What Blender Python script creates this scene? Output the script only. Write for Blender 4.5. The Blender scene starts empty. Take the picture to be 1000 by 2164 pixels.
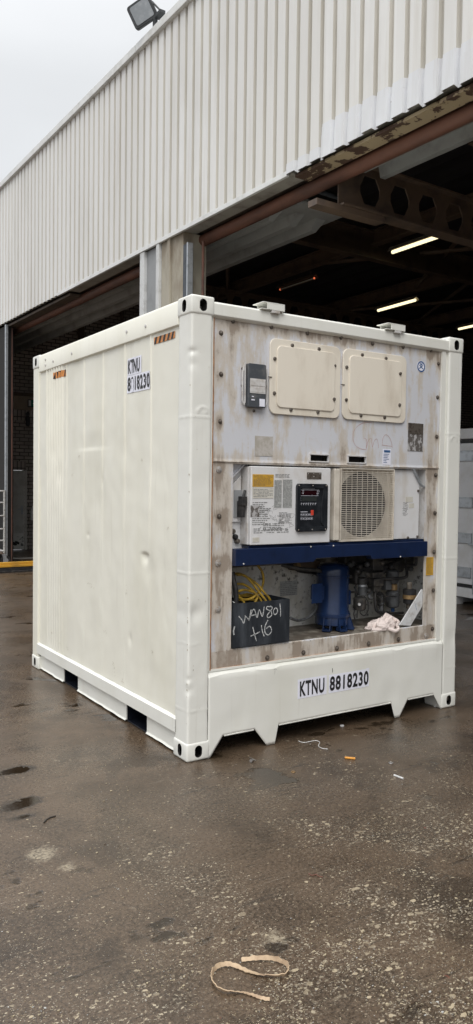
import bpy, bmesh, math, random
from mathutils import Vector, Matrix, noise
from mathutils.geometry import tessellate_polygon
random.seed(7)
S = bpy.context.scene
C = S.collection
# ---------------------------------------------------------------- camera
CAM = Vector((-2.3571, -4.1416, 1.7375)); YAW, PITCH, ROLL, F = 0.57786, -0.03578, 0.01272, 1634.3
_f = Vector((math.sin(YAW)*math.cos(PITCH), math.cos(YAW)*math.cos(PITCH), math.sin(PITCH)))
_r = Vector((math.cos(YAW), -math.sin(YAW), 0)); _u = _r.cross(_f)
RT = math.cos(ROLL)*_r+math.sin(ROLL)*_u; UP = -math.sin(ROLL)*_r+math.cos(ROLL)*_u
cd = bpy.data.cameras.new('camera'); cam = bpy.data.objects.new('camera', cd); C.objects.link(cam)
cam.matrix_world = Matrix(((RT.x, UP.x, -_f.x, CAM.x), (RT.y, UP.y, -_f.y, CAM.y), (RT.z, UP.z, -_f.z, CAM.z), (0, 0, 0, 1)))
cd.sensor_fit = 'VERTICAL'; cd.sensor_height = 24; cd.lens = F/2164*24; cd.clip_start = .05; cd.clip_end = 600
S.camera = cam
def P(u, v, ax, val):                # where the sight line of a photo point meets the plane axis=val
    d = _f+RT*((u-500)/F)-UP*((v-1082)/F); t = (val-CAM[ax])/d[ax]; return CAM+t*d
# ---------------------------------------------------------------- overcast sky + soft sun
SUN_EL, SUN_AZ = math.radians(52), math.radians(215)     # azimuth clockwise from +Y
S.world = W = bpy.data.worlds.new("World"); W.use_nodes = True
nt = W.node_tree; N = nt.nodes; L = nt.links
bg = N['Background']; bg.inputs[1].default_value = 1.0
sky = N.new('ShaderNodeTexSky'); sky.sky_type = 'NISHITA'; sky.sun_disc = False
sky.sun_elevation = SUN_EL; sky.sun_rotation = SUN_AZ; sky.air_density = 1; sky.dust_density = 4
sm = N.new('ShaderNodeVectorMath'); sm.operation = 'SCALE'; sm.inputs[3].default_value = .09; L.new(sky.outputs[0], sm.inputs[0])
tc = N.new('ShaderNodeTexCoord'); sp = N.new('ShaderNodeSeparateXYZ'); L.new(tc.outputs['Generated'], sp.inputs[0])
ns = N.new('ShaderNodeTexNoise'); ns.inputs['Scale'].default_value = 2.2; ns.inputs['Detail'].default_value = 4; ns.inputs['Roughness'].default_value = .45
mp = N.new('ShaderNodeMapping'); mp.inputs['Scale'].default_value = (1, 1, 2.5); L.new(tc.outputs['Generated'], mp.inputs[0]); L.new(mp.outputs[0], ns.inputs['Vector'])
rp = N.new('ShaderNodeValToRGB'); e = rp.color_ramp.elements      # overcast luminance rises to the zenith
e[0].position = 0; e[0].color = (.74, .765, .79, 1); e[1].position = 1; e[1].color = (2.7, 2.73, 2.77, 1)
x = rp.color_ramp.elements.new(.45); x.color = (.86, .88, .90, 1); x = rp.color_ramp.elements.new(.62); x.color = (1.35, 1.37, 1.40, 1)
L.new(sp.outputs[2], rp.inputs[0])
nr = N.new('ShaderNodeMapRange'); nr.inputs[1].default_value = .3; nr.inputs[2].default_value = .7; nr.inputs[3].default_value = .90; nr.inputs[4].default_value = 1.06; L.new(ns.outputs[0], nr.inputs[0])
cl = N.new('ShaderNodeVectorMath'); cl.operation = 'SCALE'; L.new(rp.outputs[0], cl.inputs[0]); L.new(nr.outputs[0], cl.inputs[3])
mx = N.new('ShaderNodeMix'); mx.data_type = 'RGBA'; mx.inputs[0].default_value = .92
L.new(sm.outputs[0], mx.inputs[6]); L.new(cl.outputs[0], mx.inputs[7]); L.new(mx.outputs[2], bg.inputs[0])
sd = bpy.data.lights.new('sun', 'SUN'); sd.energy = 1.5; sd.angle = math.radians(35); sd.color = (1, .97, .92)
sun = bpy.data.objects.new('sun', sd); C.objects.link(sun)
sdir = Vector((math.sin(SUN_AZ)*math.cos(SUN_EL), math.cos(SUN_AZ)*math.cos(SUN_EL), math.sin(SUN_EL)))
sun.rotation_euler = sdir.to_track_quat('Z', 'Y').to_euler()
S.view_settings.view_transform = 'Standard'; S.view_settings.look = 'None'; S.view_settings.exposure = 0.0; S.view_settings.gamma = 1
# ---------------------------------------------------------------- materials
class MT:
    def __init__(s, name, rough=.5, metal=0, spec=.5):
        s.m = bpy.data.materials.new(name); s.m.use_nodes = True; s.t = s.m.node_tree; s.N = s.t.nodes; s.b = s.N['Principled BSDF']
        s.b.inputs['Roughness'].default_value = rough; s.b.inputs['Metallic'].default_value = metal; s.b.inputs['Specular IOR Level'].default_value = spec
        s.geo = s.N.new('ShaderNodeNewGeometry').outputs['Position']
    def L(s, a, b): s.t.links.new(a, b)
    def col(s, c):
        n = s.N.new('ShaderNodeRGB'); n.outputs[0].default_value = (*c, 1); return n.outputs[0]
    def map(s, scale=(1, 1, 1), loc=(0, 0, 0), rot=(0, 0, 0), src=None):
        n = s.N.new('ShaderNodeMapping'); n.inputs['Scale'].default_value = scale; n.inputs['Location'].default_value = loc; n.inputs['Rotation'].default_value = rot
        s.L(src or s.geo, n.inputs[0]); return n.outputs[0]
    def noise(s, sc, det=4, ro=.55, vec=None, dist=0):
        n = s.N.new('ShaderNodeTexNoise'); n.inputs['Scale'].default_value = sc; n.inputs['Detail'].default_value = det
        n.inputs['Roughness'].default_value = ro; n.inputs['Distortion'].default_value = dist; s.L(vec or s.geo, n.inputs['Vector']); return n.outputs[0]
    def vor(s, sc, vec=None, out='Distance', feat='F1'):
        n = s.N.new('ShaderNodeTexVoronoi'); n.feature = feat; n.inputs['Scale'].default_value = sc; s.L(vec or s.geo, n.inputs['Vector']); return n.outputs[out]
    def ramp(s, v, a, b, lo=0., hi=1.):
        n = s.N.new('ShaderNodeMapRange'); n.interpolation_type = 'SMOOTHSTEP'
        n.inputs[1].default_value = a; n.inputs[2].default_value = b; n.inputs[3].default_value = lo; n.inputs[4].default_value = hi; s.L(v, n.inputs[0]); return n.outputs[0]
    def math(s, op, a, b):
        n = s.N.new('ShaderNodeMath'); n.operation = op; n.use_clamp = op in ('ADD',)
        for i, q in enumerate((a, b)):
            if isinstance(q, (int, float)): n.inputs[i].default_value = q
            else: s.L(q, n.inputs[i])
        return n.outputs[0]
    def mul(s, a, b): return s.math('MULTIPLY', a, b)
    def mix(s, fac, a, b):
        n = s.N.new('ShaderNodeMix'); n.data_type = 'RGBA'
        if isinstance(fac, (int, float)): n.inputs[0].default_value = fac
        else: s.L(fac, n.inputs[0])
        for i, q in ((6, a), (7, b)):
            if isinstance(q, tuple): n.inputs[i].default_value = (*q, 1)
            else: s.L(q, n.inputs[i])
        return n.outputs[2]
    def attr(s, nm):
        n = s.N.new('ShaderNodeAttribute'); n.attribute_name = nm; return n.outputs['Fac']
    def base(s, c):
        if isinstance(c, tuple): s.b.inputs['Base Color'].default_value = (*c, 1)
        else: s.L(c, s.b.inputs['Base Color'])
        return s
    def rough(s, r): s.L(r, s.b.inputs['Roughness']); return s
    def bump(s, h, st=.3, d=.01):
        n = s.N.new('ShaderNodeBump'); n.inputs['Strength'].default_value = st; n.inputs['Distance'].default_value = d
        s.L(h, n.inputs['Height']); s.L(n.outputs[0], s.b.inputs['Normal']); return s
def worn(name, c, c2, sc=6, a=.45, b=.7, rough=.5, metal=0, stretch=(1, 1, 1), bump=.1, spec=.5):
    m = MT(name, rough, metal, spec); v = m.map(stretch); n = m.noise(sc, 6, .62, v)
    m.base(m.mix(m.ramp(n, a, b), c, c2)); m.bump(m.noise(sc*7, 3, .6), bump, .002); return m.m
M = {}
def paint_mat(name, c, glo=.38, dirt=.5):
    m = MT(name, glo)
    v = m.map((1, 1, .35)); a = m.ramp(m.noise(2.2, 6, .6, v), .42, .75, 0, dirt)
    c1 = m.mix(a, c, (c[0]*.86, c[1]*.85, c[2]*.80))
    st = m.ramp(m.noise(26, 3, .5, m.map((1, 1, .05))), .62, .74, 0, .10)
    c2 = m.mix(st, c1, (.42, .38, .30))
    sm_ = m.mul(m.ramp(m.noise(9, 6, .7), .66, .76, 0, .7), m.ramp(m.noise(1.3, 3), .52, .62))
    c3 = m.mix(sm_, c2, (.44, .42, .38)); m.base(c3)
    m.rough(m.ramp(m.noise(5, 4), .3, .7, glo-.06, glo+.12))
    m.bump(m.noise(14, 5, .6), .10, .006); return m.m
M['cream'] = paint_mat('cream_paint', (.845, .83, .735))
M['cream_front'] = paint_mat('front_paint', (.815, .815, .765))
M['white_lab'] = worn('label_white', (.86, .87, .97), (.80, .81, .90), 8, rough=.45)
M['black_txt'] = worn('label_black', (.018, .018, .02), (.03, .03, .03), 20, rough=.5)
M['faded_txt'] = worn('faded_text', (.35, .35, .36), (.6, .6, .6), 60, rough=.5)
def dirty_front():
    m = MT('dirty_aluminium_panel', .48, .0)
    d = m.attr('dirt')
    v = m.map((1, 1, .16)); n1 = m.noise(13, 6, .62, v); n2 = m.noise(26, 6, .7); n3 = m.noise(3.5, 6, .75, m.map((1.6, 1, .7)))
    s = m.math('ADD', m.math('ADD', m.mul(d, 1.0), .07), m.ramp(n1, .38, .68, -.20, .38)); s = m.math('ADD', s, m.ramp(n3, .35, .68, -.15, .22)); s = m.math('ADD', s, m.ramp(n2, .45, .75, -.02, .14))
    c = m.mix(m.ramp(s, .12, .55), (.64, .65, .69), (.575, .525, .465))
    c = m.mix(m.ramp(s, .55, .98), c, (.33, .275, .225))
    k = m.attr('grime'); g = m.math('ADD', k, m.ramp(m.noise(55, 6, .75), .4, .75, -.35, .35))
    c = m.mix(m.ramp(g, .45, .8), c, (.055, .048, .04)); m.base(c)
    m.rough(m.ramp(n1, .3, .7, .38, .62)); m.bump(m.math('ADD', m.noise(40, 4), m.mul(m.noise(6, 4), .8)), .18, .004); return m.m
M['front'] = dirty_front()
M['pad'] = worn('tan_cover_paint', (.83, .77, .665), (.64, .57, .47), 5, .42, .76, .45, stretch=(1, 1, .35), bump=.12)
M['bolt'] = worn('bolt_steel', (.16, .14, .12), (.07, .05, .04), 60, rough=.45, metal=.4)
M['bolt_pale'] = worn('bolt_pale', (.42, .40, .38), (.3, .22, .15), 60, rough=.4, metal=.2)
M['sealant'] = worn('orange_sealant', (.42, .22, .11), (.24, .13, .08), 18, .4, .7, .6)
M['navy'] = worn('navy_paint', (.010, .021, .064), (.008, .016, .045), 9, .4, .7, .33, bump=.12)
M['dkblue'] = worn('blue_compressor_paint', (.009, .021, .064), (.015, .036, .105), 5, .3, .8, .27, bump=.25)
M['hole'] = worn('dark_inside', (.012, .011, .011), (.02, .016, .013), 20, rough=.8)  # near-black colour paints in the shade of castings, slots and fan throat
M['tar'] = worn('black_pocket_paint', (.008, .01, .016), (.02, .022, .03), 10, rough=.3, bump=.5)
M['ctlwhite'] = worn('white_cover_paint', (.72, .72, .73), (.60, .565, .52), 6, .46, .74, .4, stretch=(1, 1, .5))
M['ctledge'] = worn('cover_edge', (.62, .61, .60), (.42, .38, .34), 12, rough=.45)
M['fanbeige'] = worn('beige_fan_plastic', (.68, .63, .55), (.52, .47, .40), 10, .4, .75, .5)
M['bezel'] = worn('black_bezel', (.012, .014, .018), (.03, .034, .04), 12, rough=.38)
M['screen'] = worn('grey_screen', (.035, .04, .04), (.05, .055, .05), 6, rough=.2)
M['red'] = worn('red_key', (.62, .06, .035), (.5, .05, .03), 10, rough=.4)
M['redlcd'] = worn('dark_red_window', (.02, .004, .006), (.03, .006, .01), 10, rough=.15)
M['yellowlab'] = worn('yellow_label', (.62, .36, .045), (.5, .30, .08), 10, rough=.5)
M['greylab'] = worn('printed_grey', (.42, .43, .42), (.50, .5, .49), 90, rough=.5)
M['ink'] = worn('print_ink', (.22, .22, .22), (.35, .35, .35), 40, rough=.5)
M['paper'] = worn('aged_paper', (.62, .60, .54), (.5, .47, .40), 14, rough=.6)
M['scratch'] = worn('scratched_foil', (.16, .145, .135), (.55, .54, .54), 34, .5, .56, .4, stretch=(1, 1, .6), metal=.2)
M['residue'] = worn('sticker_residue', (.42, .39, .34), (.52, .49, .46), 22, .4, .6, .6)
M['blueink'] = worn('blue_ink', (.035, .10, .26), (.05, .14, .3), 20, rough=.45)
M['redpen'] = worn('red_marker', (.50, .30, .29), (.56, .44, .44), 60, rough=.6)
M['chalk'] = worn('chalk', (.62, .63, .62), (.30, .31, .32), 90, .35, .65, .8)
M['boxblk'] = worn('black_painted_steel', (.022, .026, .032), (.075, .085, .10), 5, .42, .75, .38, stretch=(1.6, 1, .4), bump=.2)
M['meter'] = worn('slate_switch_box', (.075, .083, .095), (.15, .15, .15), 14, .5, .75, .4)
M['scuff'] = worn('paint_scuff_grey', (.42, .38, .31), (.62, .58, .50), 40, .4, .6, .6)
M['cable'] = worn('yellow_cable', (.42, .27, .03), (.20, .13, .03), 22, .4, .7, .5)
M['rubber'] = worn('black_rubber', (.018, .018, .02), (.06, .055, .05), 16, .4, .75, .55)
M['pipe'] = worn('grimy_pipe', (.035, .035, .036), (.11, .10, .085), 24, .4, .7, .5)
M['greypipe'] = worn('grey_fitting', (.11, .115, .12), (.04, .04, .04), 20, .45, .7, .45)
M['copper'] = worn('brass_band', (.38, .25, .12), (.22, .15, .09), 20, rough=.4, metal=.4)
M['strut'] = worn('white_strut', (.66, .67, .68), (.45, .43, .40), 12, .5, .75, .45)
M['rag'] = worn('pink_white_cloth', (.78, .68, .64), (.42, .35, .32), 16, .54, .76, .9, bump=.6)
def cav_mat():
    m = MT('grimy_white_lining', .6)
    c = m.mix(m.ramp(m.noise(5, 6, .65, m.map((1, 1, .5))), .4, .7), (.82, .82, .80), (.60, .57, .50))
    g = m.mul(m.ramp(m.noise(16, 6, .75), .53, .66), m.ramp(m.noise(2.2, 3), .38, .55))
    c = m.mix(g, c, (.06, .055, .045)); m.base(c); m.bump(m.noise(30), .2, .004); return m.m
M['cav'] = cav_mat()
M['cavfloor'] = worn('oily_floor', (.12, .10, .08), (.34, .31, .26), 9, .45, .68, .5, bump=.4)
def clad_mat(name, c, c2):
    m = MT(name, .42)
    sx = m.N.new('ShaderNodeSeparateXYZ'); m.L(m.geo, sx.inputs[0]); wn = m.N.new('ShaderNodeTexWhiteNoise'); wn.noise_dimensions = '1D'; m.L(m.math('FLOOR', m.math('DIVIDE', sx.outputs[1], .95), 0), wn.inputs['W'])
    c2 = tuple(q*.97 for q in c2); sheet = m.ramp(wn.outputs['Value'], 0, 1, 0, .7)
    a = m.ramp(m.noise(1.4, 5, .6, m.map((1, 1, .3))), .4, .75); st = m.ramp(m.noise(9, 4, .6, m.map((1, 1, .06))), .5, .75, 0, .5)
    q = m.mix(a, c, c2); q = m.mix(sheet, q, c2); q = m.mix(st, q, (c2[0]*.86, c2[1]*.83, c2[2]*.78))
    sp_ = m.ramp(m.vor(3.1), .0, .028, .8, 0.); q = m.mix(sp_, q, (.2, .15, .11)); m.base(q); m.bump(m.noise(3, 3), .15, .01); return m.m
M['clad'] = clad_mat('ribbed_cladding', (.80, .80, .785), (.71, .70, .675))
M['cladgroove'] = clad_mat('cladding_groove_tan', (.64, .62, .57), (.53, .51, .46))  # groove sides and floors get a darker tan than the flats
M['cladnew'] = clad_mat('new_cladding', (.78, .80, .83), (.70, .71, .73))
M['cap'] = worn('parapet_flashing', (.74, .75, .74), (.60, .60, .58), 4, rough=.4)
M['soffit'] = worn('soffit_sheet', (.34, .33, .30), (.20, .185, .165), 3, rough=.6)
M['peel'] = worn('peeling_beige_paint', (.42, .34, .22), (.085, .05, .035), 5.5, .515, .54, .7, stretch=(1, 1.0, 1), bump=.5)
M['brown'] = worn('brown_underside', (.10, .075, .055), (.05, .04, .035), 5, rough=.7)
M['rust'] = worn('rusty_red_steel', (.17, .075, .05), (.085, .045, .035), 4, .35, .7, .6, stretch=(1, .3, 1))
M['dsteel'] = worn('dark_brown_steel', (.15, .105, .075), (.08, .06, .05), 3, rough=.6)
M['deck'] = worn('grey_ribbed_deck', (.34, .35, .35), (.24, .24, .235), 2.5, rough=.5)
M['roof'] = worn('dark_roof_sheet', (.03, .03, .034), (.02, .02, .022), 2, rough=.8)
M['conc'] = worn('stained_concrete', (.42, .39, .32), (.24, .20, .15), 3.2, .42, .72, .7, stretch=(1, 1, .35), bump=.3)
M['frame'] = worn('pale_frame', (.62, .63, .63), (.45, .45, .44), 5, rough=.4)
M['greypanel'] = worn('grey_panel', (.30, .31, .32), (.24, .25, .255), 3, rough=.5)
M['rail'] = worn('dark_guide_rail', (.07, .08, .095), (.035, .04, .05), 8, rough=.4, metal=.3)
M['galv'] = worn('galvanised_edge', (.50, .53, .56), (.34, .36, .38), 12, rough=.3, metal=.5)
M['lintel'] = worn('painted_lintel', (.36, .29, .22), (.27, .22, .17), 3, rough=.7)
M['doorgrey'] = worn('grey_door_paint', (.62, .62, .59), (.5, .49, .46), 4, rough=.5)
M['kick'] = worn('scuffed_kick_plate', (.72, .72, .69), (.16, .16, .16), 7, .55, .62, .5)
M['signwhite'] = worn('sign_white', (.72, .72, .70), (.6, .6, .58), 5, rough=.5)
M['green'] = worn('exit_green', (.015, .20, .13), (.015, .16, .11), 5, rough=.4)
M['tubewhite'] = worn('chipped_white_tube', (.50, .50, .48), (.22, .19, .17), 24, .52, .62, .45)
M['yellow'] = worn('yellow_painted_steel', (.62, .33, .035), (.36, .20, .04), 5, .48, .7, .5, stretch=(.5, 1, 1))
M['floodblk'] = worn('black_lamp_housing', (.03, .033, .036), (.06, .065, .07), 9, rough=.45)
M['floodglass'] = worn('lamp_glass', (.26, .28, .30), (.36, .38, .40), 5, rough=.18)
M['orange'] = worn('orange_marker', (.66, .27, .08), (.46, .20, .08), 14, rough=.5)
M['wstrap'] = worn('tan_strap', (.50, .37, .24), (.36, .25, .16), 22, .4, .7, .7)
M['steel'] = worn('bright_steel', (.40, .39, .38), (.25, .23, .21), 30, rough=.3, metal=.6)
M['wplastic'] = worn('white_plastic', (.70, .70, .70), (.5, .5, .48), 30, rough=.4)
M['otube'] = worn('orange_plastic', (.75, .33, .04), (.6, .26, .04), 30, rough=.35)
M['twig'] = worn('dark_twig', (.02, .018, .016), (.04, .03, .02), 30, rough=.6)
M['rwhite'] = worn('reefer_white', (.84, .84, .85), (.74, .73, .71), 3, rough=.4)
def brick_mat(name, rot):
    m = MT(name, .8)
    b = m.N.new('ShaderNodeTexBrick'); v = m.map((1, 1, 1), rot=(math.radians(90), 0, 0))
    if rot: v = m.map((1, 1, 1), rot=(0, 0, math.radians(90)), src=v)
    m.L(v, b.inputs[0]); b.inputs['Scale'].default_value = 1; b.inputs['Brick Width'].default_value = .235; b.inputs['Row Height'].default_value = .092 if not rot else .10
    if rot: b.inputs['Brick Width'].default_value = .26; b.offset = 0
    b.inputs['Mortar Size'].default_value = .012; b.inputs['Mortar Smooth'].default_value = .2
    b.inputs['Color1'].default_value = (.50, .44, .40, 1); b.inputs['Color2'].default_value = (.38, .33, .30, 1); b.inputs['Mortar'].default_value = (.08, .068, .06, 1)
    c = m.mix(m.ramp(m.noise(1.2, 5), .35, .7, 0, .5), b.outputs[0], (.17, .15, .135)); m.base(c)
    inv = m.math('SUBTRACT', 1.0, b.outputs['Fac']); m.bump(inv, .6, .01); return m.m
M['brick'] = brick_mat('grey_brick', 0); M['soldier'] = brick_mat('soldier_brick', 1)
M['bricklow'] = worn('white_bottle', (.5, .5, .5), (.4, .4, .4), 5)
def tube_emit(on):
    m = MT('lit_tube' if on else 'dead_tube', .4); m.base((.7, .68, .6))
    m.b.inputs['Emission Color'].default_value = (1, .86, .52, 1) if on else (1, .25, .12, 1); m.b.inputs['Emission Strength'].default_value = 1.6 if on else 0.0
    return m.m
M['lit'] = tube_emit(True); M['dead'] = tube_emit(False)
g_ = MT('glowing_tube_end'); g_.base((.4, .1, .05)); g_.b.inputs['Emission Color'].default_value = (1, .2, .08, 1); g_.b.inputs['Emission Strength'].default_value = .9; M['glow'] = g_.m
M['tray'] = worn('lamp_tray', (.48, .44, .36), (.40, .36, .3), 6, rough=.5)
def ground_mat():
    m = MT('wet_yard_concrete', .4, 0, .5)
    far = m.noise(.45, 5, .6); mid = m.noise(2.6, 6, .62, dist=.3); fine = m.noise(60, 5, .7); lin = m.noise(5, 6, .65, m.map((.35, 1.6, 1), rot=(0, 0, math.radians(12))))
    c = m.mix(m.ramp(mid, .38, .62), (.042, .028, .0165), (.100, .068, .043))
    c = m.mix(m.ramp(lin, .45, .75, 0, .6), c, (.124, .089, .061))
    c = m.mix(m.ramp(far, .4, .62, 0, .45), c, (.052, .036, .022))
    c = m.mix(m.ramp(fine, .38, .68, 0, .75), c, (.155, .111, .075))
    c = m.mix(m.ramp(m.noise(110, 4, .7), .50, .64, 0, .7), c, (.014, .011, .009))
    strk = m.mul(m.ramp(m.noise(4, 5, .6, m.map((.5, 9, 1), rot=(0, 0, -.15)), dist=.4), .60, .66), m.ramp(m.noise(1.2, 3, vec=m.map(loc=(2, 7, 0))), .42, .6)); c = m.mix(m.mul(strk, .8), c, (.022, .017, .013))
    stl = m.mul(m.ramp(m.noise(6, 5, .6, m.map((.4, 10, 1), loc=(4, 0, 0), rot=(0, 0, -.1))), .62, .70), m.ramp(m.noise(1.6, 3, vec=m.map(loc=(9, 3, 0))), .45, .6)); c = m.mix(m.mul(stl, .55), c, (.25, .205, .155))
    pch = m.mul(m.ramp(m.noise(1.1, 6, .68, m.map(loc=(1, 5, 0)), dist=.5), .52, .62), .6); c = m.mix(pch, c, (.028, .019, .012))
    # worn flecks of old paint and aggregate, several sizes
    dx = m.N.new('ShaderNodeVectorMath'); dx.operation = 'DISTANCE'; m.L(m.geo, dx.inputs[0]); dx.inputs[1].default_value = (.1, -2.3, 0)
    nearmask = m.ramp(dx.outputs['Value'], .4, 2.8, 1, .40); dens = m.mul(m.ramp(m.noise(1.7, 5, .65), .36, .60, .30, 1), nearmask)
    dv = m.N.new('ShaderNodeVectorMath'); dv.operation = 'ADD'; wv = m.N.new('ShaderNodeTexNoise'); wv.inputs['Scale'].default_value = 40; m.L(m.geo, wv.inputs['Vector'])
    sc_ = m.N.new('ShaderNodeVectorMath'); sc_.operation = 'SCALE'; sc_.inputs[3].default_value = .03; m.L(wv.outputs['Color'], sc_.inputs[0]); m.L(m.geo, dv.inputs[0]); m.L(sc_.outputs[0], dv.inputs[1])
    for sc, lo, hi, k in ((150, .55, .60, (.36, .32, .25)), (70, .55, .55, (.42, .36, .26)), (30, .45, .42, (.42, .35, .24)), (12, .31, .25, (.32, .265, .185))):
        v = m.vor(sc, m.map((.8, 1.3, 1), src=dv.outputs[0])); r_ = m.N.new('ShaderNodeTexVoronoi'); r_.inputs['Scale'].default_value = sc
        m.L(m.map((.8, 1.3, 1), src=dv.outputs[0]), r_.inputs['Vector']); s3 = m.N.new('ShaderNodeSeparateColor'); m.L(r_.outputs['Color'], s3.inputs[0])
        thr = m.mul(m.ramp(s3.outputs[0], .45, 1, 0, hi), dens)            # only some cells, bigger where dense
        f = m.ramp(m.math('SUBTRACT', thr, v), -.005, .03)
        c = m.mix(m.mul(f, m.ramp(s3.outputs[1], 0, 1, .35, 1)), c, k)
    pt = m.mul(m.ramp(m.noise(7, 6, .7, dist=.6), .66, .69), m.ramp(m.noise(1.1, 3), .45, .6)); c = m.mix(m.mul(pt, .8), c, (.33, .28, .21))
    rd = m.mul(m.ramp(m.noise(11, 4, .6, m.map(loc=(3, 9, 1))), .72, .76), .45); c = m.mix(rd, c, (.30, .10, .07))
    for (px, py, pr, kk) in ((-.93, .42, .10, (.035, .024, .015)), (-1.08, -.08, .11, (.04, .028, .018)), (-1.12, -.24, .06, (.04, .028, .018)), (.18, .0, .12, (.06, .042, .026)), (1.75, -1.3, .12, (.04, .027, .017))):
        d = m.N.new('ShaderNodeVectorMath'); d.operation = 'DISTANCE'; m.L(m.map((.8, 1.5, 1), loc=(0, 0, 0)), d.inputs[0]); d.inputs[1].default_value = (px*.8, py*1.5, 0)
        ww = m.math('ADD', m.mul(d.outputs['Value'], 1.), m.mul(m.noise(14, 5, .7), .16)); c = m.mix(m.ramp(ww, pr*.8+.06, pr+.09, .85, 0), c, kk)
    for (px, py, pr) in ((-1.16, -.68, .085), (-1.1, -.86, .05), (-.63, -1.80, .06)):
        d = m.N.new('ShaderNodeVectorMath'); d.operation = 'DISTANCE'; m.L(m.geo, d.inputs[0]); d.inputs[1].default_value = (px, py, 0)
        ww = m.math('ADD', d.outputs['Value'], m.mul(m.noise(22, 6, .75), .16)); c = m.mix(m.mul(m.ramp(ww, pr+.02, pr+.09, .85, 0), m.ramp(fine, .40, .56, .15, 1)), c, (.34, .29, .21))
    pm = m.mul(m.ramp(m.noise(1.9, 6, .62, m.map((.8, 1.3, 1), loc=(6, 4, 0)), dist=.3), .60, .635), m.ramp(m.noise(.5, 2, vec=m.map(loc=(3, 3, 0))), .40, .55))
    for (px, py, pr) in ((-.93, .42, .085), (-1.0, .40, .05), (-1.08, -.08, .085), (-1.00, -.03, .05), (-1.12, -.24, .045), (-1.25, 1.0, .16), (-1.5, 1.4, .2), (1.75, -1.3, .09), (1.06, .02, .05), (.18, .02, .06)):
        d = m.N.new('ShaderNodeVectorMath'); d.operation = 'DISTANCE'; m.L(m.map((.75, 1.5, 1)), d.inputs[0]); d.inputs[1].default_value = (px*.75, py*1.5, 0)
        pm = m.math('MAXIMUM', pm, m.ramp(m.math('ADD', d.outputs['Value'], m.mul(m.noise(10, 6, .7), .14)), pr+.055, pr+.085, 1, 0))
    c = m.mix(m.mul(pm, .85), c, (.020, .0135, .008))
    cr = m.ramp(m.vor(.55, m.map((1, .45, 1), rot=(0, 0, .35), src=dv.outputs[0]), feat='DISTANCE_TO_EDGE'), 0, .003, .6, 0); cr = m.mul(cr, .5); cr = m.mul(cr, m.ramp(m.noise(1.5, 3, vec=m.map(loc=(8, 2, 0))), .50, .56))
    c = m.mix(cr, c, (.018, .014, .012))
    m.base(c); w = m.ramp(m.noise(.9, 5, .6, m.map(loc=(5, 1, 0))), .35, .65)
    inv = m.math('SUBTRACT', 1.0, pm); m.L(m.math('ADD', m.mul(m.math('ADD', m.mul(w, .20), m.ramp(fine, .3, .7, .08, .24)), inv), .05), m.b.inputs['Roughness'])
    h = m.math('ADD', m.mul(fine, .5), m.mul(m.noise(13, 5, .6), .6)); h = m.math('ADD', h, m.mul(mid, .3)); h = m.mul(h, m.math('ADD', m.mul(inv, .9), .1)); m.bump(h, .42, .010); return m.m
M['ground'] = ground_mat()
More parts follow.
